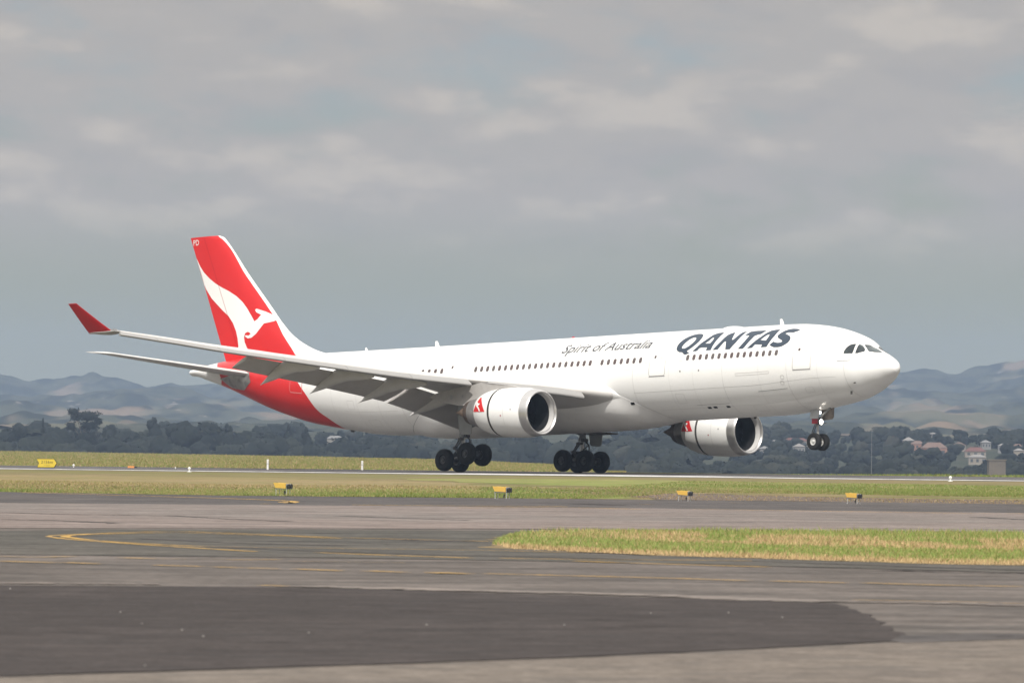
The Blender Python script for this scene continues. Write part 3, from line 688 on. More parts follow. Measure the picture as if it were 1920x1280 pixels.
def main_gear(s, tilt):
    x0, y0 = 32.05, 5.34 * s; r, w = .70, .48
    def wc(zp):
        out = []
        for fx in (-.99, .99):
            for fy in (-.70, .70):
                out.append((x0 + fx * math.cos(tilt), y0 + fy, zp - fx * math.sin(tilt)))
        return out
    zp = -4.8
    for _ in range(6):
        low = min((AW @ A(*c)).z for c in wc(zp)) - r * 1.0
        zp += (RW_Z - low) / AW[2][2]
    Pv = Vector((x0, y0, zp)); T = lambda x, y, z: A(x, y, z)
    g = MB()
    top = (x0 + .15, y0 + .25 * s, -1.5)
    kn = (x0 + .02, y0 + .05 * s, zp + 1.35)
    g.tube(T(*top), T(*kn), .23, .21, 16)
    g.tube(T(*kn), T(x0, y0, zp + .05), .13, .13, 14, m=1)
    g.tube(T(x0 + .02, y0 + .05 * s, zp + 1.5), T(x0 + .02, y0 + .05 * s, zp + 1.3), .26, .26, 16)
    g.tube(T(x0, y0 + .1 * s, zp + 1.7), T(x0 + .1, y0 - 2.1 * s, -2.4), .09, .08, 10)      # side stay
    g.tube(T(x0 - .15, y0 - .05 * s, zp + 1.9), T(x0 - 1.5, y0 - .2 * s, -1.5), .06, .06, 8)
    main = g.build('main_landing_gear', [M['strut'], M['lip']], plane)
    b = MB()
    b.tube(T(x0 - 1.05 * math.cos(tilt), y0, zp + 1.05 * math.sin(tilt)), T(x0 + 1.05 * math.cos(tilt), y0, zp - 1.05 * math.sin(tilt)), .14, .14, 12)
    for fx in (-.99, .99):
        cx, cz = x0 + fx * math.cos(tilt), zp - fx * math.sin(tilt)
        b.tube(T(cx, y0 - .70, cz), T(cx, y0 + .70, cz), .09, .09, 12)
        for fy in (-.36, .36): b.tube(T(cx, y0 + fy - .06, cz), T(cx, y0 + fy + .06, cz), .27, .27, 18)
    b.build('bogie_beam', M['struta'], main)
    l = MB()
    # torque links behind, pitch trimmer ahead, hoses
    e = (x0 + .75, y0, zp + .62)
    for fy in (-.12, .12):
        l.tube(T(x0 + .18, y0 + fy, zp + 1.25), T(e[0], y0 + fy * .5, e[2]), .05, .045, 8)
        l.tube(T(e[0], y0 + fy * .5, e[2]), T(x0 + .22, y0 + fy, zp + .1), .05, .05, 8)
    l.box(T(*e), (.09, .14, .09))
    f_ = (x0 - .62, y0, zp + 1.02)
    l.tube(T(x0 - .12, y0, zp + 1.45), T(*f_), .06, .05, 8); l.tube(T(*f_), T(x0 - .72, y0, zp + .2), .045, .045, 8)
    l.tube(T(x0 - .1, y0, zp + .75), T(*f_), .04, .04, 8)
    for k in range(3): l.tube(T(x0 - .1 + .1 * k, y0 + .2 * s, zp + 1.6), T(x0 - .2 + .15 * k, y0 + .24 * s, zp + .3), .022, .022, 6)
    l.box(T(x0 + .1, y0 + .1, zp + 1.15), (.2, .12, .08)); l.box(T(x0 - .22, y0, zp + 1.35), (.14, .2, .1))
    l.build('torque_link', M['struta'], main)
    for c in wc(zp): make_wheel(main, c, r, w, .27, M['rim'])
    # leg door, outboard of the strut
    d = MB()
    yo = y0 + (.52) * s
    P0 = [(x0 - 1.35, -1.75), (x0 + .05, -1.72), (x0 - .22, -3.40), (x0 - .36, -3.50), (x0 - 1.10, -3.56), (x0 - 1.22, -3.42)]
    V = [A(x, yo + dy * s + (.30 * s if z < -2.5 else .45 * s) * 0, z) for dy in (0, .05) for x, z in P0]; n = len(P0)
    d.add(V, [tuple(range(n)), tuple(range(2 * n - 1, n - 1, -1))] + [(i, (i + 1) % n, n + (i + 1) % n, n + i) for i in range(n)])
    d.build('gear_door', M['gdoor'], main, smooth_=False)
    return main
main_gear(1, R(9.5)); main_gear(-1, R(-2.4))
# narrow hinged door left open under the belly ahead of the port leg
mb = MB(); mb.box(A(30.0, -4.95, -2.84), (1.05, .5, .035)); mb.tube(A(30.4, -4.7, -2.5), A(30.2, -4.9, -2.84), .05, .05, 8)
mb.build('belly_gear_door', M['gdin'], plane, smooth_=False)

# nose gear
g = MB(); NX, NZ = 6.72, -4.53
g.tube(A(6.9, 0, -2.35), A(6.82, 0, -3.35), .13, .12, 12); g.tube(A(6.82, 0, -3.3), A(NX, 0, NZ), .075, .075, 10, m=1)
g.tube(A(NX, -.42, NZ), A(NX, .42, NZ), .06, .06, 10)
g.tube(A(6.78, 0, -3.2), A(5.75, 0, -2.45), .06, .06, 8)           # drag stay
g.tube(A(6.82, -.22, -3.42), A(6.82, .22, -3.42), .07, .07, 8)
ng = g.build('nose_landing_gear', [M['strut'], M['lgrey']], plane)
l = MB()
for fy in (-.07, .07):
    l.tube(A(6.95, fy, -3.45), A(7.2, fy, -3.95), .03, .028, 6); l.tube(A(7.2, fy, -3.95), A(6.85, fy, NZ + .12), .03, .03, 6)
l.tube(A(6.75, .1, -3.45), A(6.0, .1, -3.40), .02, .02, 6)
l.build('torque_link', M['struta'], ng)
for y in (.36, -.36): make_wheel(ng, (NX, y, NZ), .525, .36, .24, M['rimw'])
def lamp(x, y, z, r, name='landing_lamp'):
    q = np.linspace(0, 2 * pi, 20, endpoint=False)
    b = MB(); b.tube(A(x + .02, y, z), A(x + .16, y, z), r * 1.12, r * .6, 20); lh = b.build('lamp_housing', M['struta'], ng)
    V = [(x - .05, y, z)] + [(x + .0, y + r * math.sin(a), z + r * math.cos(a)) for a in q]
    PM(name, V, [(0, i + 1, (i + 1) % 20 + 1) for i in range(20)], M['lamp'], lh)
lamp(6.45, .05, -3.32, .16); lamp(6.5, .12, -2.74, .10)
def door_panel(name, P0, y, lean, m, th_=.04):
    b = MB(); n = len(P0)
    V = [A(x, y + math.copysign(lean, y) * max(0, (-2.6 - z)) + math.copysign(dy, y), z) for dy in (0, th_) for x, z in P0]
    b.add(V, [tuple(range(n)), tuple(range(2 * n - 1, n - 1, -1))] + [(i, (i + 1) % n, n + (i + 1) % n, n + i) for i in range(n)])
    return b.build(name, M[m], ng, smooth_=False)
door_panel('nose_gear_door', [(5.75, -2.45), (6.75, -2.58), (6.8, -3.05), (6.65, -3.18), (5.95, -3.15), (5.8, -3.0)], -.30, .12, 'gdin')
door_panel('nose_gear_door', [(6.25, -2.55), (7.0, -2.62), (7.02, -3.12), (6.35, -3.15)], .38, .1, 'gdoor')
door_panel('red_leg_panel', [(6.6, -2.98), (7.05, -3.0), (7.05, -3.42), (6.6, -3.42)], .22, .0, 'redflag')

# ------------------------------------------------------------------ antennas on the crown and keel
def blade(x, h, c, th0=0.0, name='blade_antenna', m='white', lean=.35):
    zt = float(FS(np.array([x]), np.array([0.0]))[0][2]); sgn = 1
    if th0 > 1: zt = float(FS(np.array([x]), np.array([pi]))[0][2]); sgn = -1
    b = MB(); V = []
    for k, (zz, cc, ox) in enumerate(((-.06, c, 0), (h * .6, c * .75, lean * h * .6), (h, c * .5, lean * h))):
        for e in (-1, 1):
            V += [A(x + ox - cc / 2, e * .004, zt + sgn * zz), A(x + ox, e * .045 * (1 - k * .25), zt + sgn * zz), A(x + ox + cc / 2, e * .004, zt + sgn * zz)]
    F = []
    for k in range(2):
        for e in (0, 1):
            a = k * 6 + e * 3
            F += [(a, a + 1, a + 7, a + 6), (a + 1, a + 2, a + 8, a + 7)]
        F += [(k * 6, k * 6 + 3, k * 6 + 9, k * 6 + 6), (k * 6 + 2, k * 6 + 5, k * 6 + 11, k * 6 + 8)]
    F += [(12, 13, 14, 17, 16, 15)]
    b.add(V, F); return b.build(name, M[m], plane, smooth_=False)
blade(9.85, .38, .36); blade(39.9, .36, .40); blade(46.4, .2, .26)
blade(38.6, .18, .4, 2.0, m='redflag'); blade(12.0, .12, .3, 2.0, m='seamd'); blade(33.4, .22, .8, 2.0, m='seamd'); blade(47.5, .12, .5, 2.0, m='seamd')
ax = np.linspace(0, 1, 14); q = np.linspace(0, 2 * pi, 18, endpoint=False)
secs = []
for a in ax:
    pr_ = max(.02, math.sin(pi * (.03 + .94 * a)) ** .5)
    secs.append(np.stack([np.full(18, 13.1 + 1.7 * a), .45 * pr_ * np.sin(q), 2.74 + .17 * pr_ * np.cos(q)], -1))
loft('radome_blister', secs, M['white'], plane)
secs = [np.stack([np.full(12, 27.6 + .36 * a), .13 * max(.05, math.sin(pi * a)) * np.sin(np.linspace(0, 2*pi, 12, endpoint=False)), 2.79 + .13 * max(.05, math.sin(pi * a)) * np.cos(np.linspace(0, 2*pi, 12, endpoint=False))], -1) for a in np.linspace(0, 1, 7)]
loft('red_beacon', secs, M['redflag'], plane)
# ------------------------------------------------------------------ setting: helpers
def G(u, v, z=0.0):
    """the spot on the level ground that the photograph shows at (u, v)"""
    d = CM @ np.array([(u - 960) / F_PX, (v - 640) / F_PX, 1.0]); k = (z - CAM_H) / d[2]
    return np.array([d[0] * k, d[1] * k])
def D3(u, v, D):
    """a point at distance D"""
    d = CM @ np.array([(u - 960) / F_PX, (v - 640) / F_PX, 1.0]); return np.array([0, 0, CAM_H]) + d * (D / d[1])
rng = np.random.default_rng(7)
RD = np.array([.7940, -.6079]); RN = np.array([.6079, .7940])       # runway direction and its normal (away from the camera)
E0 = G(850, 889.3) @ RN                                             # near painted edge line
FAR = E0 + 45.5

def ground_mat(name, cols, rough=.95, spec=.06, sc=(.05, .4, 3.0), streak=None, fine=.25, mott=1.5):
    """cols: base, second (broad patches), third (small patches)"""
    m = bpy.data.materials.new(name); m.use_nodes = True; t = m.node_tree; b = t.nodes['Principled BSDF']
    b.inputs['Roughness'].default_value = rough; b.inputs['Specular IOR Level'].default_value = spec
    c = N(t, 'ShaderNodeTexCoord')
    def no(s, det, rot=None, stretch=None):
        n = N(t, 'ShaderNodeTexNoise'); n.inputs['Scale'].default_value = s; n.inputs['Detail'].default_value = det
        n.inputs['Roughness'].default_value = .6
        if stretch:
            mp = N(t, 'ShaderNodeMapping'); mp.vector_type = 'TEXTURE'
            mp.inputs['Rotation'].default_value = (0, 0, rot); mp.inputs['Scale'].default_value = stretch
            t.links.new(c.outputs['Object'], mp.inputs['Vector']); t.links.new(mp.outputs[0], n.inputs['Vector'])
        else: t.links.new(c.outputs['Object'], n.inputs['Vector'])
        return n.outputs['Fac']
    col = mixc(t, smooth(t, no(sc[0], 4), .40, .62), cols[0], cols[1])
    col = mixc(t, smooth(t, no(sc[1], 5), .50, .66), col, cols[2])
    gr = mth(t, 'ADD', mth(t, 'MULTIPLY', no(sc[1] * 3.1, 8), mott), 1 - mott * .5)
    mg = N(t, 'ShaderNodeVectorMath', operation='SCALE'); t.links.new(col, mg.inputs[0]); t.links.new(gr, mg.inputs['Scale']); col = mg.outputs[0]
    if streak: col = mixc(t, smooth(t, no(1.0, 4, streak[0], streak[1]), .48, .66, 0, streak[3]), col, streak[2])
    if fine:
        f = no(sc[2], 6)
        g = mth(t, 'ADD', mth(t, 'MULTIPLY', f, 2 * fine), 1 - fine)
        mx = N(t, 'ShaderNodeVectorMath', operation='SCALE'); t.links.new(col, mx.inputs[0]); t.links.new(g, mx.inputs['Scale'])
        col = mx.outputs[0]
    t.links.new(col, b.inputs['Base Color'])
    return m
RA = math.atan2(RD[1], RD[0])
GM = {}
GM['grass'] = ground_mat('dry_grass', ((.155, .139, .06), (.186, .147, .079), (.122, .133, .045)), sc=(.03, .09, 2.5))
GM['far'] = ground_mat('far_lowland', ((.035, .042, .028), (.052, .052, .035), (.03, .036, .025)), sc=(.004, .02, .2))
GM['runway'] = ground_mat('runway_asphalt', ((.092, .088, .087), (.115, .108, .105), (.072, .069, .068)), sc=(.03, .2, 2), streak=(RA, (60, 1.2, 1), (.06, .058, .058), .7))
GM['pave'] = ground_mat('taxiway_asphalt', ((0.1069, 0.0938, 0.0855), (0.1296, 0.1128, 0.1026), (0.0907, 0.0811, 0.0748)), sc=(.035, .16, 5.0), streak=(0.0, (4, 1.5, 1), (.07, .064, .06), .7), fine=.85, mott=1.9)
GM['apron'] = ground_mat('worn_apron_asphalt', ((0.1525, 0.1312, 0.1123), (0.1335, 0.1142, 0.0995), (0.1716, 0.1474, 0.1265)), sc=(.12, .7, 9.0), streak=(0.0, (1.3, 1.0, 1), (.10, .09, .082), .65), fine=.85, mott=1.6)
GM['conc'] = ground_mat('pale_taxiway_surface', ((0.1882, 0.1539, 0.1389), (0.1651, 0.1464, 0.1351), (0.2035, 0.1689, 0.1539)), sc=(.03, .12, 4.0), streak=(0.0, (14, 1.2, 1), (.11, .10, .093), .75), fine=.85, mott=1.7)
GM['olive'] = ground_mat('weathered_asphalt', ((0.0843, 0.0796, 0.0708), (0.098, 0.09, 0.0799), (0.0701, 0.0668, 0.0612)), sc=(.05, .2, 5.0), streak=(0.0, (10, 1.0, 1), (.05, .049, .045), .75), fine=.85, mott=1.8)
GM['fresh'] = ground_mat('fresh_asphalt', ((0.0476, 0.0414, 0.0397), (0.0561, 0.0484, 0.0462), (0.0408, 0.0353, 0.034)), sc=(.09, .5, 11.0), streak=(0.0, (1.6, 1.0, 1), (.042, .038, .037), .7), fine=.85, mott=1.5)
GM['edge'] = ground_mat('dark_shoulder', ((0.0782, 0.0716, 0.0704), (0.0938, 0.0844, 0.0808), (0.0626, 0.0588, 0.0581)), sc=(.05, .2, 4.0), streak=(0.0, (20, 1, 1), (.085, .08, .078), .5), fine=.85, mott=1.7)
GM['gravel'] = ground_mat('bare_gravel_shoulder', ((0.1188, 0.0968, 0.0828), (0.144, 0.114, 0.0927), (0.09, 0.076, 0.0662)), sc=(.06, .5, 3.0), fine=.45)
GM['island'] = ground_mat('island_soil', ((0.192, 0.144, 0.08), (0.16, 0.136, 0.064), (0.224, 0.168, 0.104)), sc=(.2, .8, 6.0))
GM['yellow'] = ground_mat('worn_yellow_paint', ((.45, .285, .085), (.38, .25, .095), (.22, .165, .105)), sc=(.35, 1.6, 12.0), fine=.3)
GM['yelloww'] = ground_mat('faded_yellow_paint', ((.36, .25, .125), (.28, .21, .13), (.20, .165, .125)), sc=(.35, 1.4, 12.0), fine=.3)
GM['white'] = ground_mat('white_runway_paint', ((.62, .61, .60), (.52, .51, .50), (.34, .33, .32)), sc=(.12, .5, 4.0), fine=.2)
GM['tar'] = ground_mat('tar_seam', ((.055, .05, .05), (.075, .068, .066), (.05, .047, .047)), sc=(.3, 1, 6))
GM['hill'] = None

def sheet(name, pts, z, m, jag=0.0, sub=None, kind='structure'):
    P = [np.array(p, float) for p in pts]
    if sub:
        Q = []
        for i in range(len(P)):
            a, b = P[i], P[(i + 1) % len(P)]; n = max(1, min(220, int(np.linalg.norm(b - a) / sub)))
            d = b - a; L = np.linalg.norm(d); nn = np.array([-d[1], d[0]]) / max(L, 1e-6)
            off = rng.normal(0, 1, n) * jag; off = np.convolve(off, [.25, .5, .25], 'same'); off[0] = 0
            Q += [a + d * k / n + nn * off[k] for k in range(n)]
        P = Q
    V3 = [Vector((p[0], p[1], 0)) for p in P]
    T = tessellate_polygon([V3])
    F = []
    for t in T:
        a, b, c = (V3[i] for i in t)
        F.append(t if (b - a).cross(c - a).z > 0 else t[::-1])
    o = mesh(name, [(p[0], p[1], z) for p in P], F, m, None, smooth_=False)
    return tag(o, kind=kind)
def strips(name, lines, z, m, jag=0.0):
    """painted lines: (points, width) in ground metres"""
    V = []; F = []
    for pts, w in lines:
        P = np.array(pts, float); Q = [P[0]]
        for a, b in zip(P[:-1], P[1:]):
            n = max(1, int(np.linalg.norm(b - a) / 1.5)); Q += [a + (b - a) * k / n for k in range(1, n + 1)]
        Q = np.array(Q); d = np.gradient(Q, axis=0); d /= np.linalg.norm(d, axis=1, keepdims=True) + 1e-9
        nn = np.stack([-d[:, 1], d[:, 0]], -1); k0 = len(V)
        ww = (w / 2 * (1 + rng.normal(0, jag, len(Q))))[:, None]
        L, Rr = Q + nn * ww, Q - nn * ww
        V += [(p[0], p[1], z) for p in L] + [(p[0], p[1], z) for p in Rr]; n = len(Q)
        F += [(k0 + i, k0 + n + i, k0 + n + i + 1, k0 + i + 1) for i in range(n - 1)]
    o = mesh(name, V, F, m, None, smooth_=False)
    return tag(o, kind='structure')
def smoothline(px, n=24):
    P = np.array([G(u, v) for u, v in px]); t = np.concatenate([[0], np.cumsum(np.linalg.norm(np.diff(P, axis=0), axis=1))])
    T = np.linspace(0, t[-1], n)
    return np.stack([pchip(t, P[:, 0], T), pchip(t, P[:, 1], T)], -1)

# ------------------------------------------------------------------ terrain: airfield plateau, the drop to the shore, the suburb slope
EU = np.array([-4000, 0, 320, 640, 900, 1010, 1100, 1140]); EVv = np.array([[0]])
EDv = [1800.] + [G(u, v)[1] for u, v in ((0, 845.5), (320, 851), (640, 857), (900, 864.5), (1010, 870), (1100, 876.5), (1140, 880))]
def farline(u, extra=14.0):
    tx = (u - 960) / F_PX; return (FAR + extra) / (tx * RN[0] + RN[1])
def edgeD(u):
    u = np.asarray(u, float)
    return np.where(u > 1140, np.minimum(farline(u), farline(1180)), np.maximum(pchip(EU, EDv, np.minimum(u, 1140)), farline(u, 6)))
def landz(u, D):
    """height of the land beyond the plateau"""
    a = np.clip((D - 1950) / 1500, 0, 1); z = -9.5 + 15.5 * a * a * (3 - 2 * a)
    return z
ucol = np.concatenate([np.linspace(-26000, -1500, 26), np.linspace(-1300, 3200, 150), np.linspace(3500, 28000, 26)])
ed = edgeD(np.clip(ucol, -4000, 4000))
fr = [np.full(len(ucol), 6.0), np.full(len(ucol), 60.0)] + [60 + (ed - 60) * k / 12 for k in range(1, 12)] + [ed - 6, ed - 3, ed]
zz = [0 * ucol] * len(fr)
for k in (1, 2, 3, 4, 5, 6, 7, 8):
    a = k / 8; fr.append(ed + 110 * a); zz.append(0 * ucol - 9.5 * (a * a * (3 - 2 * a)))
for D in (1700, 1950, 2100, 2250, 2400, 2600, 2800, 3000, 3200, 3450, 4200):
    fr.append(np.maximum(D, ed + 130)); zz.append(landz(ucol, np.full(len(ucol), float(D))))
fr = np.array(fr); zz = np.array(zz)
X = (ucol - 960)[None, :] / F_PX * fr
V = np.stack([X, fr, zz], -1)
F = grid_faces(len(fr), len(ucol), flip=True)
nrow_far = 16 + 3
mi = []
for i in range(len(fr) - 1): mi += [0 if i < nrow_far else 1] * (len(ucol) - 1)
tag(mesh('ground', V.reshape(-1, 3), F, [GM['grass'], GM['far']], None, True, mi), kind='structure')

# runway
c = lambda s, n: RD * s + RN * n
c0 = G(850, 889.3) - RN * (G(850, 889.3) @ RN)
def rw(s, n): return c0 + RD * s + RN * n
def banded(name, n_z, m, sub=7.0, jag=0.0):
    """a long strip along the runway through (offset, height) pairs"""
    S = np.arange(-900, 420 + sub, sub); V = []
    for k, (n_, z_) in enumerate(n_z):
        j = np.convolve(rng.normal(0, 1, len(S)), [.25, .5, .25], 'same') * jag
        for s_, jj in zip(S, j): p = rw(s_, n_ + jj); V.append((p[0], p[1], z_ if isinstance(z_, float) else z_))
    return tag(mesh(name, V, grid_faces(len(n_z), len(S)), m, None, smooth_=False), kind='structure')
# the deck stands a little proud of the grass; its paved edge slopes down to it
banded('runway', [(E0 - 2.6, .003), (E0 - 1.6, .014), (E0 + .9, .045), (FAR - .5, .045), (FAR + 2.0, .003)], GM['runway'], jag=.0)
zs_ = lambda n_: float(np.interp(n_, [E0 - 2.6, E0 - 1.6, E0 + .9, FAR], [.003, .014, .045, .045])) + .005
banded('runway_edge_line', [(E0 - .95, zs_(E0 - .95)), (E0 + .85, zs_(E0 + .85))], GM['white'], sub=1.6, jag=.22)
strips('runway_centre_line', [([rw(s, (E0 + FAR) / 2), rw(s + 30, (E0 + FAR) / 2)], .9) for s in range(-900, 400, 50)], .050, GM['white'], jag=.1)
# aiming point block near the starboard wheels
sheet('aiming_point_marking', [rw(-4, E0 + 1.2), rw(-4, E0 + 8.5), rw(18, E0 + 8.5), rw(18, E0 + 1.2)], .051, GM['white'], jag=.25, sub=1.5)

# taxiway and apron pavement
sheet('taxiway', [G(-2600, 890), G(0, 922), G(430, 929), G(960, 934), G(1500, 940), G(1920, 945.5), G(4600, 976), (60, 14), (-60, 14)], .004, GM['pave'], jag=.25, sub=2.5)
sheet('dark_taxiway_shoulder', [G(-2600, 890), G(0, 922), G(430, 929), G(960, 934), G(1500, 940), G(1920, 945.5), G(4600, 976), G(4600, 990), G(1920, 962), G(1200, 953), G(640, 948), G(0, 943), G(-2600, 925)], .008, GM['edge'], jag=.25, sub=3.0)
sheet('taxiway_centre_lane', [G(-2600, 925), G(0, 943), G(640, 948), G(1200, 953), G(1920, 962), G(4600, 990), G(4600, 1010), G(1920, 999), G(1000, 992), G(0, 990), G(-2600, 985)], .012, GM['conc'], jag=.3, sub=3.0)
sheet('weathered_taxiway_fillet', [G(-1800, 1004), G(0, 996), G(200, 993), G(640, 994), G(1000, 996), G(1080, 1038), G(1400, 1047), G(1920, 1057), G(4000, 1090), G(4000, 1105), G(1920, 1074), G(1200, 1056), G(640, 1046), G(0, 1040), G(-1800, 1030)], .012, GM['olive'], jag=.25, sub=2.0)
sheet('worn_apron', [(-60, 14), (60, 14), G(5200, 1130), G(1920, 1196), G(1700, 1204), G(1280, 1226), G(800, 1245), G(0, 1271), G(-1500, 1300)], .008, GM['apron'], jag=.05, sub=.8)
sheet('fresh_asphalt_patch', [G(-1600, 1082), G(0, 1097.5), G(660, 1103.5), G(1000, 1115), G(1300, 1123), G(1565, 1132), G(1590, 1139), G(1640, 1160), G(1695, 1189), G(1680, 1202), G(1280, 1224), G(800, 1243), G(0, 1269), G(-1600, 1302)], .012, GM['fresh'], jag=.055, sub=.35)
sheet('asphalt_strip', [G(1690, 1192), G(1930, 1189), G(3000, 1170), G(3000, 1176), G(1930, 1199), G(1700, 1206), G(1670, 1203)], .0125, GM['edge'], jag=.04, sub=.6)
sheet('gravel_shoulder', [G(1000, 921), G(1300, 925), G(1500, 931), G(1920, 938), G(4600, 965), G(4600, 975), G(1920, 945.2), G(1500, 939.6), G(1250, 937), G(1120, 930)], .008, GM['gravel'], jag=.9, sub=2.0)
sheet('dry_grass_strip', [G(-500, 886), G(0, 890), G(560, 896), G(860, 905), G(1000, 914), G(860, 917), G(400, 913), G(0, 906), G(-500, 903)], .006, ground_mat('straw_strip', ((.225, .175, .092), (.195, .163, .076), (.172, .158, .065)), sc=(.05, .3, 2.5)), jag=1.6, sub=2.5)
sheet('green_grass_strip', [G(200, 920), G(560, 915), G(900, 917), G(1250, 926), G(1200, 934.5), G(960, 933.4), G(430, 928.4), G(200, 924.6)], .007, ground_mat('green_strip', ((.15, .20, .052), (.19, .195, .066), (.125, .175, .045)), sc=(.06, .35, 2.5)), jag=1.2, sub=2.5)
sheet('green_verge_strip', [G(760, 897), G(1100, 898), G(1920, 911), G(3600, 935), G(3600, 950), G(1920, 930), G(1500, 922), G(1100, 912), G(860, 903)], .0075, ground_mat('green_verge', ((.17, .20, .056), (.215, .195, .08), (.145, .19, .048)), sc=(.05, .2, 2.5)), jag=1.6, sub=2.5)

strips('dusty_asphalt_edge', [(smoothline([(560, 1099.5), (800, 1106), (1000, 1111), (1300, 1119.5), (1480, 1127), (1570, 1129)], 60), .9), (smoothline([(0, 1094), (300, 1096)]), .5), (smoothline([(1560, 1129), (1760, 1132), (1930, 1137)]), .5)], .0165, ground_mat('dust', ((.215, .185, .165), (.18, .158, .143), (.14, .125, .115)), sc=(.4, 1.5, 6), fine=.6), jag=.45)
Y = GM['yellow']; YW = GM['yelloww']
loop_a = smoothline([(930, 1016), (640, 1008.5), (450, 1001), (330, 997), (240, 999), (150, 1002.5), (105, 1004.5), (92, 1006), (105, 1009), (150, 1013.5), (220, 1018.5), (330, 1026), (480, 1035)], 90)
loop_b = smoothline([(640, 1010.5), (450, 1002.8), (330, 999.5), (240, 1001), (160, 1003), (128, 1005), (122, 1006.5), (135, 1009), (180, 1014), (260, 1019.5), (420, 1026), (640, 1029), (930, 1033), (1080, 1037)], 90)
strips('taxiway_yellow_line', [(loop_a, .165), (loop_b, .165),
    (smoothline([(0, 1053), (100, 1056)]), .23), (smoothline([(118, 1055.5), (185, 1058)]), .23), (smoothline([(290, 1060.5), (378, 1063)]), .22),
    (smoothline([(400, 1064), (450, 1065.5)]), .22), (smoothline([(462, 1066), (525, 1067.5)]), .22), (smoothline([(555, 1068), (640, 1071)]), .22), (smoothline([(690, 1071.5), (760, 1074)]), .23),
    (smoothline([(815, 1074.3), (848, 1076)]), .45), (smoothline([(853, 1076), (880, 1077)]), .23), (smoothline([(910, 1076.5), (1280, 1086), (1408, 1090)]), .20), (smoothline([(1450, 1090.5), (1590, 1094)]), .22), (smoothline([(1620, 1094), (1760, 1098), (1920, 1101)]), .21),
    (smoothline([(225, 1046.5), (280, 1048)]), .25), (smoothline([(430, 1050.5), (525, 1050)]), .23), (smoothline([(597, 1037), (700, 1041), (880, 1047)]), .25), (smoothline([(940, 1047.5), (1100, 1050), (1280, 1051), (1410, 1052.5)]), .22), (smoothline([(1080, 1053), (1280, 1059.5), (1440, 1064)]), .23),
    (smoothline([(490, 1098.5), (535, 1099.8)]), .2)], .0175, Y, jag=.18)
strips('faded_yellow_line', [(smoothline([(0, 1044), (60, 1045.5), (135, 1044)]), .2), (smoothline([(280, 1048), (430, 1050)]), .14), (smoothline([(1600, 1126), (1760, 1129), (1920, 1133)]), .14), (smoothline([(540, 1053), (760, 1056)]), .12)], .0170, YW, jag=.35)
strips('far_yellow_line', [(smoothline([(40, 923.5), (300, 931), (430, 935), (530, 939), (553, 941), (545, 943.5), (530, 941.5)], 40), .32), (smoothline([(660, 947), (820, 948.5), (1060, 949.5)]), .55), (smoothline([(860, 952.5), (1060, 952), (1200, 955)]), .3),
    (smoothline([(1300, 955), (1500, 958), (1830, 963)]), .35), (smoothline([(1838, 962.5), (1872, 963)]), .3), (smoothline([(1888, 963), (1960, 964)]), .4), (smoothline([(490, 944.8), (505, 945)]), .5), (smoothline([(1208, 946), (1218, 946.2)]), .5), (smoothline([(600, 931), (612, 931.2)]), .5), (smoothline([(1376, 943), (1382, 943.1)]), .6)], .0175, Y, jag=.2)
strips('tar_seam', [(smoothline([(0, 961), (180, 966), (340, 968)]), .3), (smoothline([(0, 974), (120, 977), (220, 982)]), .4), (smoothline([(230, 996), (420, 999), (640, 1001)]), .3), (smoothline([(260, 1010), (480, 1020), (640, 1024)]), .35), (smoothline([(400, 1026), (640, 1036), (900, 1043), (1200, 1050)]), .35),
    (smoothline([(320, 967), (420, 973), (540, 978)]), .35), (smoothline([(640, 968), (880, 976)]), .3), (smoothline([(1080, 944), (1150, 947)]), .9), (smoothline([(1380, 1052), (1560, 1058), (1920, 1070), (2400, 1082)]), .30), (smoothline([(1660, 1069.5), (1780, 1072.5), (1930, 1074.5)]), .35), (smoothline([(1280, 978), (1420, 980)]), .3), (smoothline([(1830, 970), (1930, 975)]), .4), (smoothline([(700, 1009.5), (870, 1016)]), .9), (smoothline([(1870, 1195), (1900, 1194)]), .1)], .0165, GM['tar'], jag=.4)

# grass island between the taxiways, with blades
island = [G(922, 1021), G(935, 1013), G(955, 1003), G(985, 998.5), G(1200, 997.5), G(1500, 998.5), G(1920, 1003), G(4200, 1024), G(4200, 1100), G(1920, 1061), G(1780, 1059), G(1560, 1052.5), G(1280, 1044), G(1060, 1035), G(960, 1030)]
sheet('grass_island_soil', island, .016, GM['island'], jag=.35, sub=.8)
def inside(P, poly):
    x, y = P[:, 0], P[:, 1]; ins = np.zeros(len(P), bool); j = len(poly) - 1
    for i in range(len(poly)):
        xi, yi = poly[i]; xj, yj = poly[j]
        ins ^= ((yi > y) != (yj > y)) & (x < (xj - xi) * (y - yi) / (yj - yi + 1e-12) + xi); j = i
    return ins
def lat2(P, s, seed):
    """smooth pseudo noise 0..1 for clumping"""
    r = np.random.default_rng(seed); g = r.random((64, 64)); q = P / s; i = np.floor(q).astype(int); f = q - i; f = f * f * (3 - 2 * f)
    a = g[i[:, 0] % 64, i[:, 1] % 64]; b = g[(i[:, 0] + 1) % 64, i[:, 1] % 64]; c_ = g[i[:, 0] % 64, (i[:, 1] + 1) % 64]; d = g[(i[:, 0] + 1) % 64, (i[:, 1] + 1) % 64]
    return (a * (1 - f[:, 0]) + b * f[:, 0]) * (1 - f[:, 1]) + (c_ * (1 - f[:, 0]) + d * f[:, 0]) * f[:, 1]
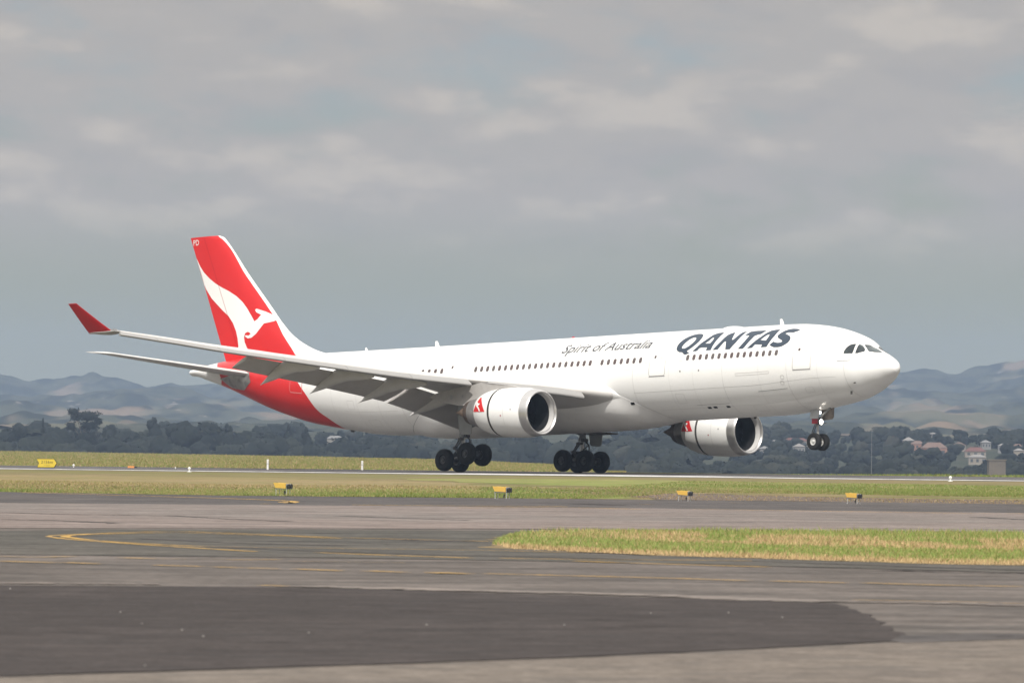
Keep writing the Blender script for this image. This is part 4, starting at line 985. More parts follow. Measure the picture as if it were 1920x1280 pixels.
def blades(name, P, h, w, col, mats, z=.01):
    n = len(P); a = rng.random(n) * 2 * pi; lean = rng.normal(0, .35, (n, 2)) * h[:, None]
    dx = np.stack([np.cos(a), np.sin(a)], -1) * (w / 2)[:, None]
    V = np.zeros((n, 3, 3)); V[:, 0, :2] = P - dx; V[:, 1, :2] = P + dx; V[:, 2, :2] = P + lean; V[:, :2, 2] = z; V[:, 2, 2] = z + h
    me = bpy.data.meshes.new(name); me.vertices.add(3 * n); me.vertices.foreach_set('co', V.astype(np.float32).ravel())
    me.loops.add(3 * n); me.loops.foreach_set('vertex_index', np.arange(3 * n, dtype=np.int32))
    me.polygons.add(n); me.polygons.foreach_set('loop_start', np.arange(0, 3 * n, 3, dtype=np.int32))
    for m in mats: me.materials.append(m)
    me.polygons.foreach_set('material_index', col.astype(np.int32)); me.update(calc_edges=True); me.validate()
    o = bpy.data.objects.new(name, me); COL.objects.link(o); return tag(o, kind='stuff')
GB = [mat('green_blade', (.19, .26, .065), .7, spec=.15, noise=(1.2, .5, (.24, .28, .08))), mat('olive_blade', (.30, .285, .105), .7, spec=.15, noise=(1.2, .5, (.35, .30, .12))),
      mat('straw_blade', (.50, .365, .19), .75, spec=.12, noise=(1.2, .6, (.42, .32, .17))), mat('brown_blade', (.38, .27, .145), .75, spec=.12, noise=(1.2, .6, (.45, .31, .17)))]
GBF = [mat('field_' + n_, tuple(c * .80 for c in c1), .75, spec=.1, noise=(.5, .5, tuple(c * .80 for c in c2))) for n_, c1, c2 in (('green', (.19, .25, .065), (.24, .27, .08)), ('olive', (.29, .275, .105), (.34, .295, .12)), ('straw', (.44, .335, .18), (.38, .30, .16)), ('brown', (.34, .25, .14), (.40, .29, .16)))]
isl = np.array(island)
n = 150000
u = rng.uniform(905, 2350, n); Pn = []
Dd = rng.uniform(116, 190, n); P = np.stack([(u - 960) / F_PX * Dd, Dd], -1)
P = P[inside(P, [tuple(q) for q in isl])]
# distance from the near (worn) edge decides straw or green
near = np.array([G(a, b) for a, b in ((900, 1024), (960, 1030), (1060, 1035), (1280, 1044), (1560, 1052.5), (1780, 1059), (1920, 1061), (2600, 1076))])
dn = P[:, 1] - np.interp(P[:, 0], near[:, 0], near[:, 1])
cl = lat2(P * np.array([1, .18]), 1.1, 3); cl2 = lat2(P * np.array([1, .25]), .35, 4)
straw = np.clip(1.15 - dn / 5.0, 0, 1) * .95 + .55 * ((dn > 19) & (dn < 34)) * np.clip((P[:, 0] + 1) / 5, 0, 1) * (cl > .25) + .15
pick = rng.random(len(P)) * .75 + cl2 * .25
col = np.where(pick < straw, np.where(rng.random(len(P)) < .7, 2, 3), np.where(rng.random(len(P)) < .68, 0, 1))
edge_s = np.clip(dn / 1.5, .35, 1)
h = (.035 + .055 * rng.random(len(P)) * (.5 + cl)) * edge_s * (1 + .5 * (dn > 30)); h *= np.where(rng.random(len(P)) < .008, 1.7, 1)
blades('island_grass', P, h, rng.uniform(.012, .03, len(P)), col, GB, .016)
# rough grass along the verge beyond the taxiway
n = 90000
u = rng.uniform(-150, 2080, n); va = np.interp(u, [-150, 0, 430, 960, 1500, 1920, 2080], [920, 922, 929, 934, 940, 945.5, 947.5])
lo = np.interp(u, [0, 1000, 1250, 1500, 1920], [0, 0, 9, 9, 8]) * (u > 1050)
dv = rng.random(n) ** 1.6 * 26 * .8
vv = va - lo * 1.6 * np.clip((u - 1050) / 250, 0, 1) - dv - .3
P = np.array([G(a, b) for a, b in zip(u, vv)])
cl = lat2(P * np.array([1, .2]), 3.0, 11); dist_ = dv
green = np.where(u < 900, np.clip(1 - dist_ / 14, 0, 1) * .8, .85) * (.45 + 1.1 * cl)
r_ = rng.random(n)
col = np.where(r_ < green, np.where(rng.random(n) < .72, 0, 1), np.where(rng.random(n) < .55, 1, np.where(rng.random(n) < .7, 2, 3)))
blades('verge_grass', P, (.03 + .06 * rng.random(n)) * (.5 + .8 * cl), rng.uniform(.02, .05, n), col, GBF, .007)
n = 3800
u = rng.uniform(1080, 2080, n); vv = np.interp(u, [1000, 1300, 1500, 1920, 2080], [921, 925, 931, 938, 940]) + (np.interp(u, [1000, 1120, 1250, 1500, 1920, 2080], [922, 930, 937, 939.6, 945, 947]) - np.interp(u, [1000, 1300, 1500, 1920, 2080], [921, 925, 931, 938, 940])) * rng.random(n)
P = np.array([G(a, b) for a, b in zip(u, vv)])
blades('shoulder_weeds', P, .015 + .035 * rng.random(n), rng.uniform(.02, .06, n), np.where(rng.random(n) < .75, 3, np.where(rng.random(n) < .5, 1, 2)), GBF, .008)
# long grass beyond the runway on the plateau
n = 90000
u = rng.uniform(-120, 1175, n); e_ = edgeD(u); s_ = farline(u, 2.0)
Dd = s_ + (e_ - s_) * rng.random(n) ** 1.3; ok = e_ > s_ + 1
P = np.stack([(u - 960) / F_PX * Dd, Dd], -1)[ok]; n = len(P); cl = lat2(P * np.array([1, .1]), 6, 21)
col = np.where(rng.random(n) < .35 + .3 * cl, 1, np.where(rng.random(n) < .5, 2, 0))
blades('far_field_grass', P, .05 + .12 * rng.random(n) * (.5 + cl), rng.uniform(.06, .14, n), col, GBF, .0)
# a thin fringe beyond the runway on the right
n = 5000
u = rng.uniform(1180, 2050, n); Dd = farline(u, 3.0) + rng.random(n) * 10
P = np.stack([(u - 960) / F_PX * Dd, Dd], -1); col = np.where(rng.random(n) < .7, 0, 1)
kk = np.clip((u - 1400) / 350, .12, 1)
blades('fringe_grass', P, (.05 + .16 * rng.random(n)) * kk, rng.uniform(.06, .15, n), col, GBF, .0)
# ------------------------------------------------------------------ airfield furniture
M['papi'] = mat('orange_box_paint', (.66, .42, .09), .5, spec=.3, noise=(6, .4, (.58, .36, .07)))
M['galv'] = mat('galvanised_leg', (.55, .56, .54), .45, metal=.5, noise=(9, .5, (.42, .43, .42)))
M['lens'] = mat('lens_dark', (.03, .03, .035), .2, noise=(9, .4, (.06, .06, .07)))
M['signy'] = mat('sign_yellow', (.66, .50, .045), .5, noise=(4, .3, (.58, .43, .04)))
M['signk'] = mat('sign_black', (.06, .05, .025), .6, noise=(4, .3, (.09, .07, .03)))
M['post'] = mat('post_white', (.78, .78, .76), .5, noise=(5, .3, (.68, .68, .66)))
M['orange'] = mat('marker_orange', (.75, .30, .08), .5, noise=(5, .3, (.66, .25, .07)))
def frame(p, yaw): return Matrix.Translation((p[0], p[1], p[2] if len(p) > 2 else 0)) @ Matrix.Rotation(yaw, 4, 'Z')
def approach_light(p, yaw):
    t = empty('approach_slope_light', (p[0], p[1], .008)); t.rotation_euler = (0, 0, yaw)
    # axis along local x, lens end at +x; wedge shaped housing on four legs
    b = MB(); P0 = [(-.52, .50), (.34, .47), (.34, .29), (-.40, .32)]
    V = [Vector((x, y, z)) for y in (-.20, .20) for x, z in P0]
    b.add(V, [(0, 1, 2, 3), (7, 6, 5, 4)] + [(i, (i + 1) % 4, 4 + (i + 1) % 4, 4 + i) for i in range(4)])
    hs = b.build('housing', M['papi'], t, smooth_=False)
    bv = hs.modifiers.new('bevel', 'BEVEL'); bv.width = .012; bv.segments = 2
    b = MB(); b.box((.36, 0, .382), (.03, .17, .085)); b.build('shadow_gap', M['black'], t, smooth_=False)  # black block colours in the shade of the gap behind the plate
    b = MB()
    for y in (-.11, .11): b.tube((.40, y, .38), (.52, y, .378), .075, .09, 14)
    b.box((.46, 0, .285), (.07, .16, .03)); b.build('lens_hood', M['lens'], t)
    b = MB(); b.box((.385, 0, .385), (.008, .19, .095)); b.build('mounting_plate', M['galv'], t, smooth_=False)
    b = MB(); b.box((-.05, 0, .262), (.42, .12, .018)); b.build('base_frame', M['galv'], t, smooth_=False)
    for x, y in ((-.40, -.14), (-.40, .14), (.36, -.14), (.36, .14)):
        b = MB(); b.tube((x, y, 0), (x, y, .30), .022, .022, 8); b.tube((x, y, 0), (x, y, .012), .05, .05, 10); b.build('leg', M['galv'], t)
    b = MB(); b.tube((.12, 0, .02), (.12, 0, .20), .03, .03, 8); b.box((.12, 0, .12), (.035, .035, .05)); b.build('cable_box', M['struta'], t)
    return t
pp = approach_light((0, 0), 0)
spots = [(531, 928.6, 'orange approach light box nearest the left end of the row, standing before mown grass'),
         (942, 934.8, 'orange approach light box second from the left, in green grass below the far main wheels'),
         (1284, 939.2, 'orange approach light box third from the left, on bare gravel below the far engine'),
         (1601, 944.6, 'orange approach light box at the right end of the row, below the nose wheels')]
for i, (u_, v_, lb) in enumerate(spots):
    o = pp if i == 0 else dup(pp)
    g = G(u_, v_); o.location = (g[0], g[1], .009); o.rotation_euler = (0, 0, RA + R((-3, 4, 0, -2)[i]))
    sc_ = (1.08, 1.02, .86, .88)[i]; o.scale = (sc_ * .60, sc_ * .60, sc_ * .80)
    tag(o, lb, 'light box', 'approach slope light boxes in a row across the grass')
# distance sign beyond the runway
g = G(88, 877.6); t = empty('distance_sign', (g[0], g[1], .0)); t.rotation_euler = (0, 0, R(-6))
tag(t, 'yellow distance sign with a pointed right end beyond the runway', 'sign')
b = MB(); P0 = [(-.62, .08), (.46, .08), (.63, .34), (.46, .60), (-.66, .60), (-.52, .34)]; n = len(P0)
def plate(P0, y0, y1):
    n = len(P0); V = [Vector((x, y, z)) for y in (y0, y1) for x, z in P0]
    return V, [tuple(range(n)), tuple(range(2 * n - 1, n - 1, -1))] + [(i, (i + 1) % n, n + (i + 1) % n, n + i) for i in range(n)]
b.add(*plate([(x * 1.06, .34 + (z - .34) * 1.12) for x, z in P0], .0, .10)); b.build('sign_frame', M['signk'], t, smooth_=False)
b = MB(); b.add(*plate(P0, -.02, .002)); b.build('sign_panel', M['signy'], t, smooth_=False)
for body, h_, z_ in (('2156m', .20, .31), ('\u2192 Turn', .085, .155)):
    Vt_, Ft_ = text_mesh(body, 0, .0); Vt_ = Vt_ - Vt_.min(0); s_ = h_ / Vt_[:, 1].max(); s_x = s_ * 1.0
    wd = Vt_[:, 0].max() * s_x
    mesh('sign_lettering', [(x * s_x - wd / 2, -.026, z_ + y * s_) for x, y in Vt_], Ft_, M['signk'], t, smooth_=False)
for x in (-.4, .35):
    b = MB(); b.tube((x, .05, 0), (x, .05, .12), .03, .03, 8); b.build('leg', M['galv'], t)
# white posts, lamps and an orange marker along the far side of the runway
def post(u_, v_, lb, h_=.66):
    g = G(u_, v_); t = empty('marker_post', (g[0], g[1], 0)); tag(t, lb, 'post', 'white marker posts beyond the runway')
    b = MB(); b.tube((0, 0, 0), (0, 0, h_), .075, .07, 14); b.build('shaft', M['post'], t)
    b = MB(); b.tube((0, 0, h_), (0, 0, h_ + .05), .085, .05, 14); b.build('cap', M['post'], t)
    b = MB(); b.tube((0, 0, h_ * .62), (0, 0, h_ * .70), .088, .088, 14); b.build('collar', M['galv'], t)
    return t
post(502, 881.3, 'white marker post below the aircraft tail, further left of two'); post(679, 882.0, 'white marker post below the rear fuselage, nearer the wheels of two', .60)
def edge_lamp(u_, v_, lb, s_, z0=.01):
    g = G(u_, v_); t = empty('runway_edge_light', (g[0], g[1], z0)); tag(t, lb, 'runway light', 'runway edge lights')
    b = MB(); b.tube((0, 0, 0), (0, 0, .03), .14 * s_, .13 * s_, 16); b.build('base', M['post'], t)
    b = MB(); b.tube((0, 0, .03), (0, 0, .16 * s_), .05 * s_, .05 * s_, 12); b.build('stem', M['post'], t)
    b = MB(); b.tube((0, 0, .16 * s_), (0, 0, .24 * s_), .09 * s_, .10 * s_, 14); b.tube((0, 0, .24 * s_), (0, 0, .31 * s_), .09 * s_, .04 * s_, 14); b.build('lamp_head', M['post'], t)
edge_lamp(355, 884.5, 'white runway edge light on the painted line left of the tail', .95)
edge_lamp(1782, 902.2, 'white runway edge light on the painted line right of the nose', .95)
edge_lamp(138, 877.0, 'small white light just right of the yellow distance sign', .8)
edge_lamp(329, 880.0, 'small white light at the far runway edge left of the tail', .5)
g = G(247, 878.0); t = empty('taxiway_marker', (g[0], g[1], 0)); tag(t, 'small orange marker box at the far runway edge right of the distance sign', 'marker'); t.rotation_euler = (0, 0, R(-10))
b = MB(); b.add(*plate([(-.26, .03), (.20, .03), (.17, .17), (-.22, .17)], -.12, .12)); b.build('housing', M['orange'], t, smooth_=False)
b = MB(); b.box((.27, 0, .09), (.08, .10, .05)); b.build('lens_hood', M['lens'], t, smooth_=False)

# pale stones lying on the fresh asphalt
SM = mat('pale_stone', (.28, .265, .25), .8, spec=.2, noise=(20, .5, (.21, .20, .19)))
r_ = np.random.default_rng(4); first = None
for u_, v_ in ((226, 1150), (19, 1106), (266, 1171), (800, 1174), (1058, 1174), (1366, 1151), (1467, 1160), (341, 1184), (381, 1196), (1220, 1152), (579, 1189), (272, 1251)):
    g = G(u_, v_)
    if first is None:
        ph = np.linspace(.02, pi - .02, 7); th_ = np.linspace(0, 2 * pi, 9, endpoint=False)
        V = np.stack([np.sin(ph)[:, None] * np.cos(th_), np.sin(ph)[:, None] * np.sin(th_), np.broadcast_to(np.cos(ph)[:, None], (7, 9))], -1).reshape(-1, 3)
        V = V * (1 + r_.normal(0, .10, (63, 1))) * np.array([.009, .011, .008]) + np.array([0, 0, .0065])
        o = first = mesh('stone', V, grid_faces(7, 9, True), SM)
    else: o = dup(first)
    o.location = (g[0], g[1], .012); k = .7 + .6 * r_.random(); o.scale = (k, k, k); o.rotation_euler = (0, 0, 6 * r_.random())
    tag(o, 'tiny pale stone lying loose on the dark fresh asphalt patch', 'stone', 'loose stones on the fresh asphalt')

# ------------------------------------------------------------------ trees
LM = [mat('leaf_dark', (.013, .016, .0135), .9, spec=.05, noise=(.15, .6, (.018, .021, .017))), mat('leaf_mid', (.020, .0235, .0185), .9, spec=.05, noise=(.15, .6, (.026, .029, .022))),
      mat('leaf_olive', (.034, .036, .028), .9, spec=.05, noise=(.15, .6, (.042, .042, .033)))]
BARK = mat('bark', (.10, .085, .07), .9, spec=.1, noise=(1.5, .5, (.15, .13, .11)))
def leaf_quads(P, NV, size, r, mi):
    n = len(P); q = r.normal(size=(n, 3)); q /= np.linalg.norm(q, axis=1, keepdims=True)
    q = q * .75 + NV; q /= np.linalg.norm(q, axis=1, keepdims=True)
    a = np.cross(q, np.array([.3, .2, 1.0])); a /= np.linalg.norm(a, axis=1, keepdims=True) + 1e-9; b = np.cross(q, a)
    s = (size * (.5 + .9 * r.random(n)))[:, None]; e = .6 + .7 * r.random((n, 4, 1))
    c = [(a, 1), (b, 1), (a, -1), (b, -1)]
    V = np.stack([P + x * sg * s * e[:, k] for k, (x, sg) in enumerate(c)], 1).reshape(-1, 3)      # wound to face along q
    return V, np.arange(4 * n).reshape(n, 4), mi, np.repeat(NV, 4, 0)
def lump_mesh(c, rad, r, nu=9, nv=12):
    """a knobbly closed mass of foliage as quads"""
    ph = np.linspace(0.02, pi - .02, nu); th_ = np.linspace(0, 2 * pi, nv, endpoint=False)
    d = np.stack([np.sin(ph)[:, None] * np.cos(th_), np.sin(ph)[:, None] * np.sin(th_), np.broadcast_to(np.cos(ph)[:, None], (nu, nv))], -1).reshape(-1, 3)
    k = 1 + .16 * np.sin(d[:, 0] * 5 + c[0]) * np.cos(d[:, 2] * 4 + c[1]) + .12 * np.sin(d[:, 2] * 8 + c[0] * 3) + r.normal(0, .05, len(d))
    V = np.array(c) + d * np.array(rad) * k[:, None]
    n = d / np.array(rad); n += np.array([0, 0, .1]); n += r.normal(0, .08, n.shape); n /= np.linalg.norm(n, axis=1, keepdims=True)
    F = np.array(grid_faces(nu, nv, True)); f0 = F[nv * (nu // 2)]
    if np.dot(np.cross(V[f0[1]] - V[f0[0]], V[f0[2]] - V[f0[0]]), n[f0[0]]) < 0: F = F[:, ::-1]
    return V, F, n
def crown_mesh(seed, blobs, nl, leaf, rad_ok=True):
    """leaf clumps scattered through blobs (centre, radii)"""
    r = np.random.default_rng(seed); PS = []; NS = []
    vol = np.array([b[1][0] * b[1][2] for b in blobs]); vol = vol / vol.sum()
    for (c_, rad), f in zip(blobs, vol):
        k = int(nl * f)
        d = r.normal(size=(k, 3)); d /= np.linalg.norm(d, axis=1, keepdims=True)
        rr = r.random(k) ** .45; lump = .78 + .3 * np.sin(d[:, 0] * 5 + seed) * np.cos(d[:, 1] * 4 + seed * 2) + .22 * np.sin(d[:, 2] * 7 + seed)
        P = np.array(c_) + d * np.array(rad) * (rr * lump)[:, None]
        nn_ = d + r.normal(0, .15, (k, 3)) + np.array([0, 0, .25]); nn_ /= np.linalg.norm(nn_, axis=1, keepdims=True)
        PS.append(P); NS.append(nn_)
    P = np.vstack(PS); NV = np.vstack(NS)
    V, F, Mi, NV = leaf_quads(P, NV, leaf, r, r.choice(3, len(P), p=(.62, .36, .02)))
    for c_, rad in blobs:
        V2, F2, n2 = lump_mesh(c_, np.array(rad) * (.80 if rad_ok else .52), r); F = np.vstack([F, F2 + len(V)]); V = np.vstack([V, V2]); NV = np.vstack([NV, n2]); Mi = np.concatenate([Mi, np.full(len(F2), 0)])
    return V, F, Mi, NV
def leafy(name, V, F, Mi, NV, parent=None):
    """leaves shaded by where they sit in the crown, so that clumps read as light and dark masses"""
    me = bpy.data.meshes.new(name); n = len(F); me.vertices.add(len(V)); me.vertices.foreach_set('co', np.asarray(V, np.float32).ravel())
    me.loops.add(4 * n); me.loops.foreach_set('vertex_index', np.asarray(F, np.int32).ravel())
    me.polygons.add(n); me.polygons.foreach_set('loop_start', np.arange(0, 4 * n, 4, dtype=np.int32))
    for m in LM: me.materials.append(m)
    me.polygons.foreach_set('material_index', np.asarray(Mi, np.int32)); me.polygons.foreach_set('use_smooth', np.ones(n, bool))
    me.update(calc_edges=True)
    me.normals_split_custom_set_from_vertices(np.asarray(NV, np.float32))
    o = bpy.data.objects.new(name, me); COL.objects.link(o)
    if parent is not None: o.parent = parent
    return o
def trunk_mb(h, r0, tops, lean=0):
    b = MB(); b.tube((0, 0, -1.0), (lean * .4, 0, h * .5), r0, r0 * .72, 8); b.tube((lean * .4, 0, h * .5), (lean, 0, h * .78), r0 * .72, r0 * .4, 8)
    for c_ in tops: b.tube((lean * .4, 0, h * .42), (c_[0] * .8, c_[1] * .8, c_[2]), r0 * .45, r0 * .12, 6)
    return b
def tree_proto(kind, seed):
    r = np.random.default_rng(seed); t = empty(kind)
    if kind == 'round_tree':
        H = 9; bl = [((0, 0, 5.6), (3.4, 3.4, 2.9)), ((1.8, .6, 6.8), (2.2, 2.2, 1.8)), ((-1.9, -.4, 5.9), (2.3, 2.2, 2.0)), ((.3, 0, 7.6), (1.9, 1.9, 1.5)), ((0, 0, 2.8), (2.6, 2.6, 1.6))]
    elif kind == 'umbrella_tree':
        H = 15; bl = [((1.2, 0, 11.9), (4.0, 3.5, 1.9)), ((1.4, 0, 9.5), (3.6, 3.1, 1.7)), ((-2.4, 0, 11.3), (1.5, 1.5, 1.2)), ((-3.4, 0, 13.2), (2.0, 1.9, 1.3)), ((-3.4, .5, 9.3), (1.9, 1.8, 1.7)), ((4.0, 0, 10.9), (1.6, 1.5, 1.1)), ((1.0, 0, 6.4), (3.8, 3.2, 3.2)), ((-2.0, 0, 4.2), (2.9, 2.6, 2.6)), ((3.2, 0, 3.6), (3.2, 2.6, 2.5))]
    elif kind == 'conifer_tree':
        H = 11; bl = [((0, 0, 2.5), (1.7, 1.7, 2.0)), ((.1, 0, 5.2), (1.35, 1.35, 2.0)), ((0, 0, 7.6), (.95, .95, 1.7)), ((.1, 0, 9.6), (.5, .5, 1.4))]
    elif kind == 'palm_like_tree':
        H = 12; bl = [((0, 0, 9.8), (3.9, 3.4, .75)), ((.8, 0, 10.5), (2.6, 2.4, .7)), ((-1.8, 0, 9.2), (1.4, 1.4, .5))]
    elif kind == 'tall_tree':
        H = 12; bl = [((0, 0, 7.4), (2.5, 2.5, 3.1)), ((1.1, 0, 9.6), (1.7, 1.7, 1.7)), ((-1.4, 0, 6.0), (1.9, 1.9, 1.9)), ((.2, 0, 10.8), (1.0, 1.0, 1.1)), ((0, 0, 3.6), (2.3, 2.3, 1.9))]
    else:
        H = 6; bl = [((0, 0, 2.6), (3.4, 3.0, 1.9)), ((1.9, 0, 2.2), (2.5, 2.2, 1.6)), ((-2.2, 0, 2.1), (2.5, 2.2, 1.5)), ((.4, 0, 3.7), (1.7, 1.7, 1.0))]
    bl = [(tuple(np.array(c_) + r.normal(0, .22, 3)), rad) for c_, rad in bl]
    n_l = {'umbrella_tree': 8500, 'palm_like_tree': 1500, 'conifer_tree': 1800}.get(kind, 3600)
    V, F, Mi, NV = crown_mesh(seed, bl, n_l, {'conifer_tree': .16, 'umbrella_tree': .22, 'palm_like_tree': .17}.get(kind, .22), kind not in ('umbrella_tree', 'palm_like_tree'))
    trunk_mb(H * .8, {'umbrella_tree': .42, 'palm_like_tree': .2}.get(kind, .28), [b[0] for b in bl]).build('trunk', BARK, t)
    leafy('crown', V, F, Mi, NV, t)
    t.hide_render = False
    return t
protos = {}
for kd in ('round_tree', 'tall_tree', 'shrub_tree', 'conifer_tree'):
    protos[kd] = [tree_proto(kd, 31 * i + len(kd)) for i in range(3)]
for kd in ('umbrella_tree', 'palm_like_tree'): protos[kd] = [tree_proto(kd, 5)]
PH = {'round_tree': 9.0, 'tall_tree': 12.0, 'shrub_tree': 4.7, 'conifer_tree': 11.0, 'umbrella_tree': 13.9, 'palm_like_tree': 11.1}
used = set()
def tree(kd, u_, vtop, D, lb, wscale=1.0, group='trees beyond the airfield'):
    top = D3(u_, vtop, D); gz = float(landz(u_, np.array(D))); h = max(3.0, top[2] - gz)
    lst = protos[kd]; i = int(abs(u_ * 7)) % len(lst); p = lst[i]
    if (kd, i) in used: o = dup(p)
    else: o = p; used.add((kd, i))
    o.location = (top[0], top[1], gz - .2); s = (h + .2) / PH[kd]
    o.scale = (s * wscale, s * wscale, s); o.rotation_euler = (0, 0, 0 if kd in ('umbrella_tree',) else (u_ * 1.7) % 6.28)
    tag(o, lb, 'tree', group)
    return o
# named trees one can pick out, left to right: kind, u, v of the top, distance, width factor
TL = [('round_tree', 12, 801, 2500, 1.0, 'low round tree cut by the left edge of the photo'),
 ('round_tree', 36, 791, 2480, .85, 'round dark tree near the left edge, above the yellow sign'),
 ('conifer_tree', 80, 784, 2520, .75, 'thin dark conifer left of the tall umbrella crowned tree'),
 ('shrub_tree', 108, 800, 2480, 1.0, 'low bushy tree between the thin conifer and the umbrella crowned tree'),
 ('umbrella_tree', 158, 764, 2460, .92, 'tallest tree with layered umbrella crowns below the wing tip'),
 ('round_tree', 208, 797, 2500, .8, 'rounded tree just right of the umbrella crowned tree'),
 ('shrub_tree', 240, 803, 2480, 1.0, 'low spreading tree in the dip right of the umbrella crowned tree'),
 ('tall_tree', 290, 781, 2540, .9, 'thin topped tall tree left of the broad dark tree below the tailplane'),
 ('round_tree', 345, 787, 2450, 1.05, 'broad dark round tree below the tailplane tip'),
 ('shrub_tree', 388, 794, 2480, 1.1, 'wide low tree under the tail cone'),
 ('tall_tree', 425, 793, 2600, .9, 'pale grown tall tree under the red tail underside'),
 ('shrub_tree', 462, 803, 2480, 1.0, 'low bushy tree right of the tall tree under the red tail'),
 ('tall_tree', 540, 797, 2500, .75, 'dark pointed tree left of a pair under the rear fuselage'),
 ('tall_tree', 574, 800, 2500, .75, 'dark tree, the right one of a pair under the rear fuselage'),
 ('shrub_tree', 505, 812, 2470, 1.0, 'low bush left of the pointed pair under the rear fuselage'),
 ('shrub_tree', 640, 822, 2470, 1.2, 'broad bush under the lowest point of the red paint'),
 ('shrub_tree', 700, 819, 2470, 1.2, 'broad bush above the right white marker post'),
 ('shrub_tree', 760, 821, 2470, 1.1, 'broad bush left of the near main wheels'),
 ('round_tree', 940, 824, 2600, 1.0, 'round tree between the two sets of main wheels, left one'),
 ('round_tree', 1000, 820, 2600, 1.0, 'round tree between the two sets of main wheels, right one'),
 ('round_tree', 1180, 826, 2600, 1.0, 'round tree right of the far main wheels'),
 ('round_tree', 1440, 812, 3100, 1.1, 'round dark tree just right of the far engine inlet'),
 ('conifer_tree', 1462, 820, 3100, .9, 'small pointed tree right of the far engine inlet'),
 ('round_tree', 1487, 816, 3100, 1.0, 'dark tree left of a long red roof'),
 ('round_tree', 1512, 813, 3080, 1.1, 'dark tree behind the nose wheels above a long red roof'),
 ('conifer_tree', 1571, 817, 3100, .7, 'thin conifer right of the nose wheels'),
 ('round_tree', 1590, 822, 3000, 1.0, 'bushy tree right of the thin conifer'),
 ('round_tree', 1640, 809, 3050, 1.7, 'very broad dark tree behind the thin lamp mast'),
 ('round_tree', 1676, 812, 3000, 1.2, 'round tree right of the thin lamp mast'),
 ('round_tree', 1713, 812, 3020, 1.6, 'broad domed tree between the nose and the white house on the ridge'),
 ('shrub_tree', 1775, 825, 3000, 1.0, 'low tree right of the bright white house on the ridge'),
 ('palm_like_tree', 1801, 808, 3000, .9, 'sparse flat topped tree with a bare trunk'),
 ('round_tree', 1832, 824, 3000, .9, 'small rounded tree right of the sparse flat topped tree'),
 ('round_tree', 1861, 814, 2980, 1.3, 'large rounded dark tree near the right edge'),
 ('shrub_tree', 1885, 824, 2960, 1.0, 'low tree leaning against the large rounded tree at the right'),
 ('conifer_tree', 1904, 822, 2980, .9, 'blocky upright tree close to the right edge'),
 ('shrub_tree', 1625, 874, 2120, .5, 'small yellow green bush at the foot of the lamp mast'),
 ]
for kd, u_, v_, D, ws, lb in TL: tree(kd, u_, v_, D, lb, ws)
# the woods that read as one mass
def wood(name, spec, seed, nl=230, leaf=.30):
    r = np.random.default_rng(seed); PS = []; NS = []; MS = []; BV = []; BF = []; BN = []; BM_ = []; nb = 0
    for (u0, u1, D0, D1, cnt, h0, h1) in spec:
        for _ in range(cnt):
            u_ = r.uniform(u0, u1); D = r.uniform(D0, D1); x = (u_ - 960) / F_PX * D; z = float(landz(u_, np.array(D))); h = r.uniform(h0, h1) * (1 + .18 * math.sin(u_ / 37) + .12 * math.sin(u_ / 11)); w = h * r.uniform(.38, .7)
            sh = r.choice(3, p=(.55, .37, .08))
            for q in range(3):
                f = (1, .72, .6)[q]; c_ = np.array([x + (q > 0) * r.uniform(-.7, .7) * w, D - (q > 0) * .3 * w, z + h * (.48, .62, .3)[q]]); rad = np.array([w, w, h * .46]) * f * .92
                V, F, n = lump_mesh(c_, rad, r); BV.append(V); BF.append(F + nb); BN.append(n); BM_.append(np.full(len(F), sh)); nb += len(V)
                k = int(nl * f / 2.3); d = r.normal(size=(k, 3)); d /= np.linalg.norm(d, axis=1, keepdims=True)
                P = c_ + d * rad * (.96 + .14 * r.random(k))[:, None]
                nn_ = d + r.normal(0, .10, (k, 3)) + np.array([0, 0, .15]); nn_ /= np.linalg.norm(nn_, axis=1, keepdims=True)
                PS.append(P); NS.append(nn_); MS.append(np.where(r.random(k) < .9, sh, r.integers(0, 2, k)))
    V, F, Mi, NV = leaf_quads(np.vstack(PS), np.vstack(NS), leaf, r, np.concatenate(MS))
    BV = np.vstack(BV); BF = np.vstack(BF)
    return tag(leafy(name, np.vstack([BV, V]), np.vstack([BF, F + len(BV)]), np.concatenate(BM_ + [Mi]), np.vstack(BN + [NV])), kind='stuff')
wood('shore_woodland', [(-120, 900, 2380, 2560, 330, 5, 8.2), (900, 1300, 2300, 2600, 110, 5, 8.5), (1200, 2060, 2080, 2240, 260, 3.6, 6.4), (1200, 2060, 2240, 2500, 110, 2.8, 5.2)], 3)
wood('suburb_woodland', [(1150, 2060, 2500, 2950, 170, 2.4, 4.8), (1150, 2060, 2950, 3250, 130, 3, 5.6), (-120, 1150, 2560, 3000, 110, 3.5, 6.5)], 9)

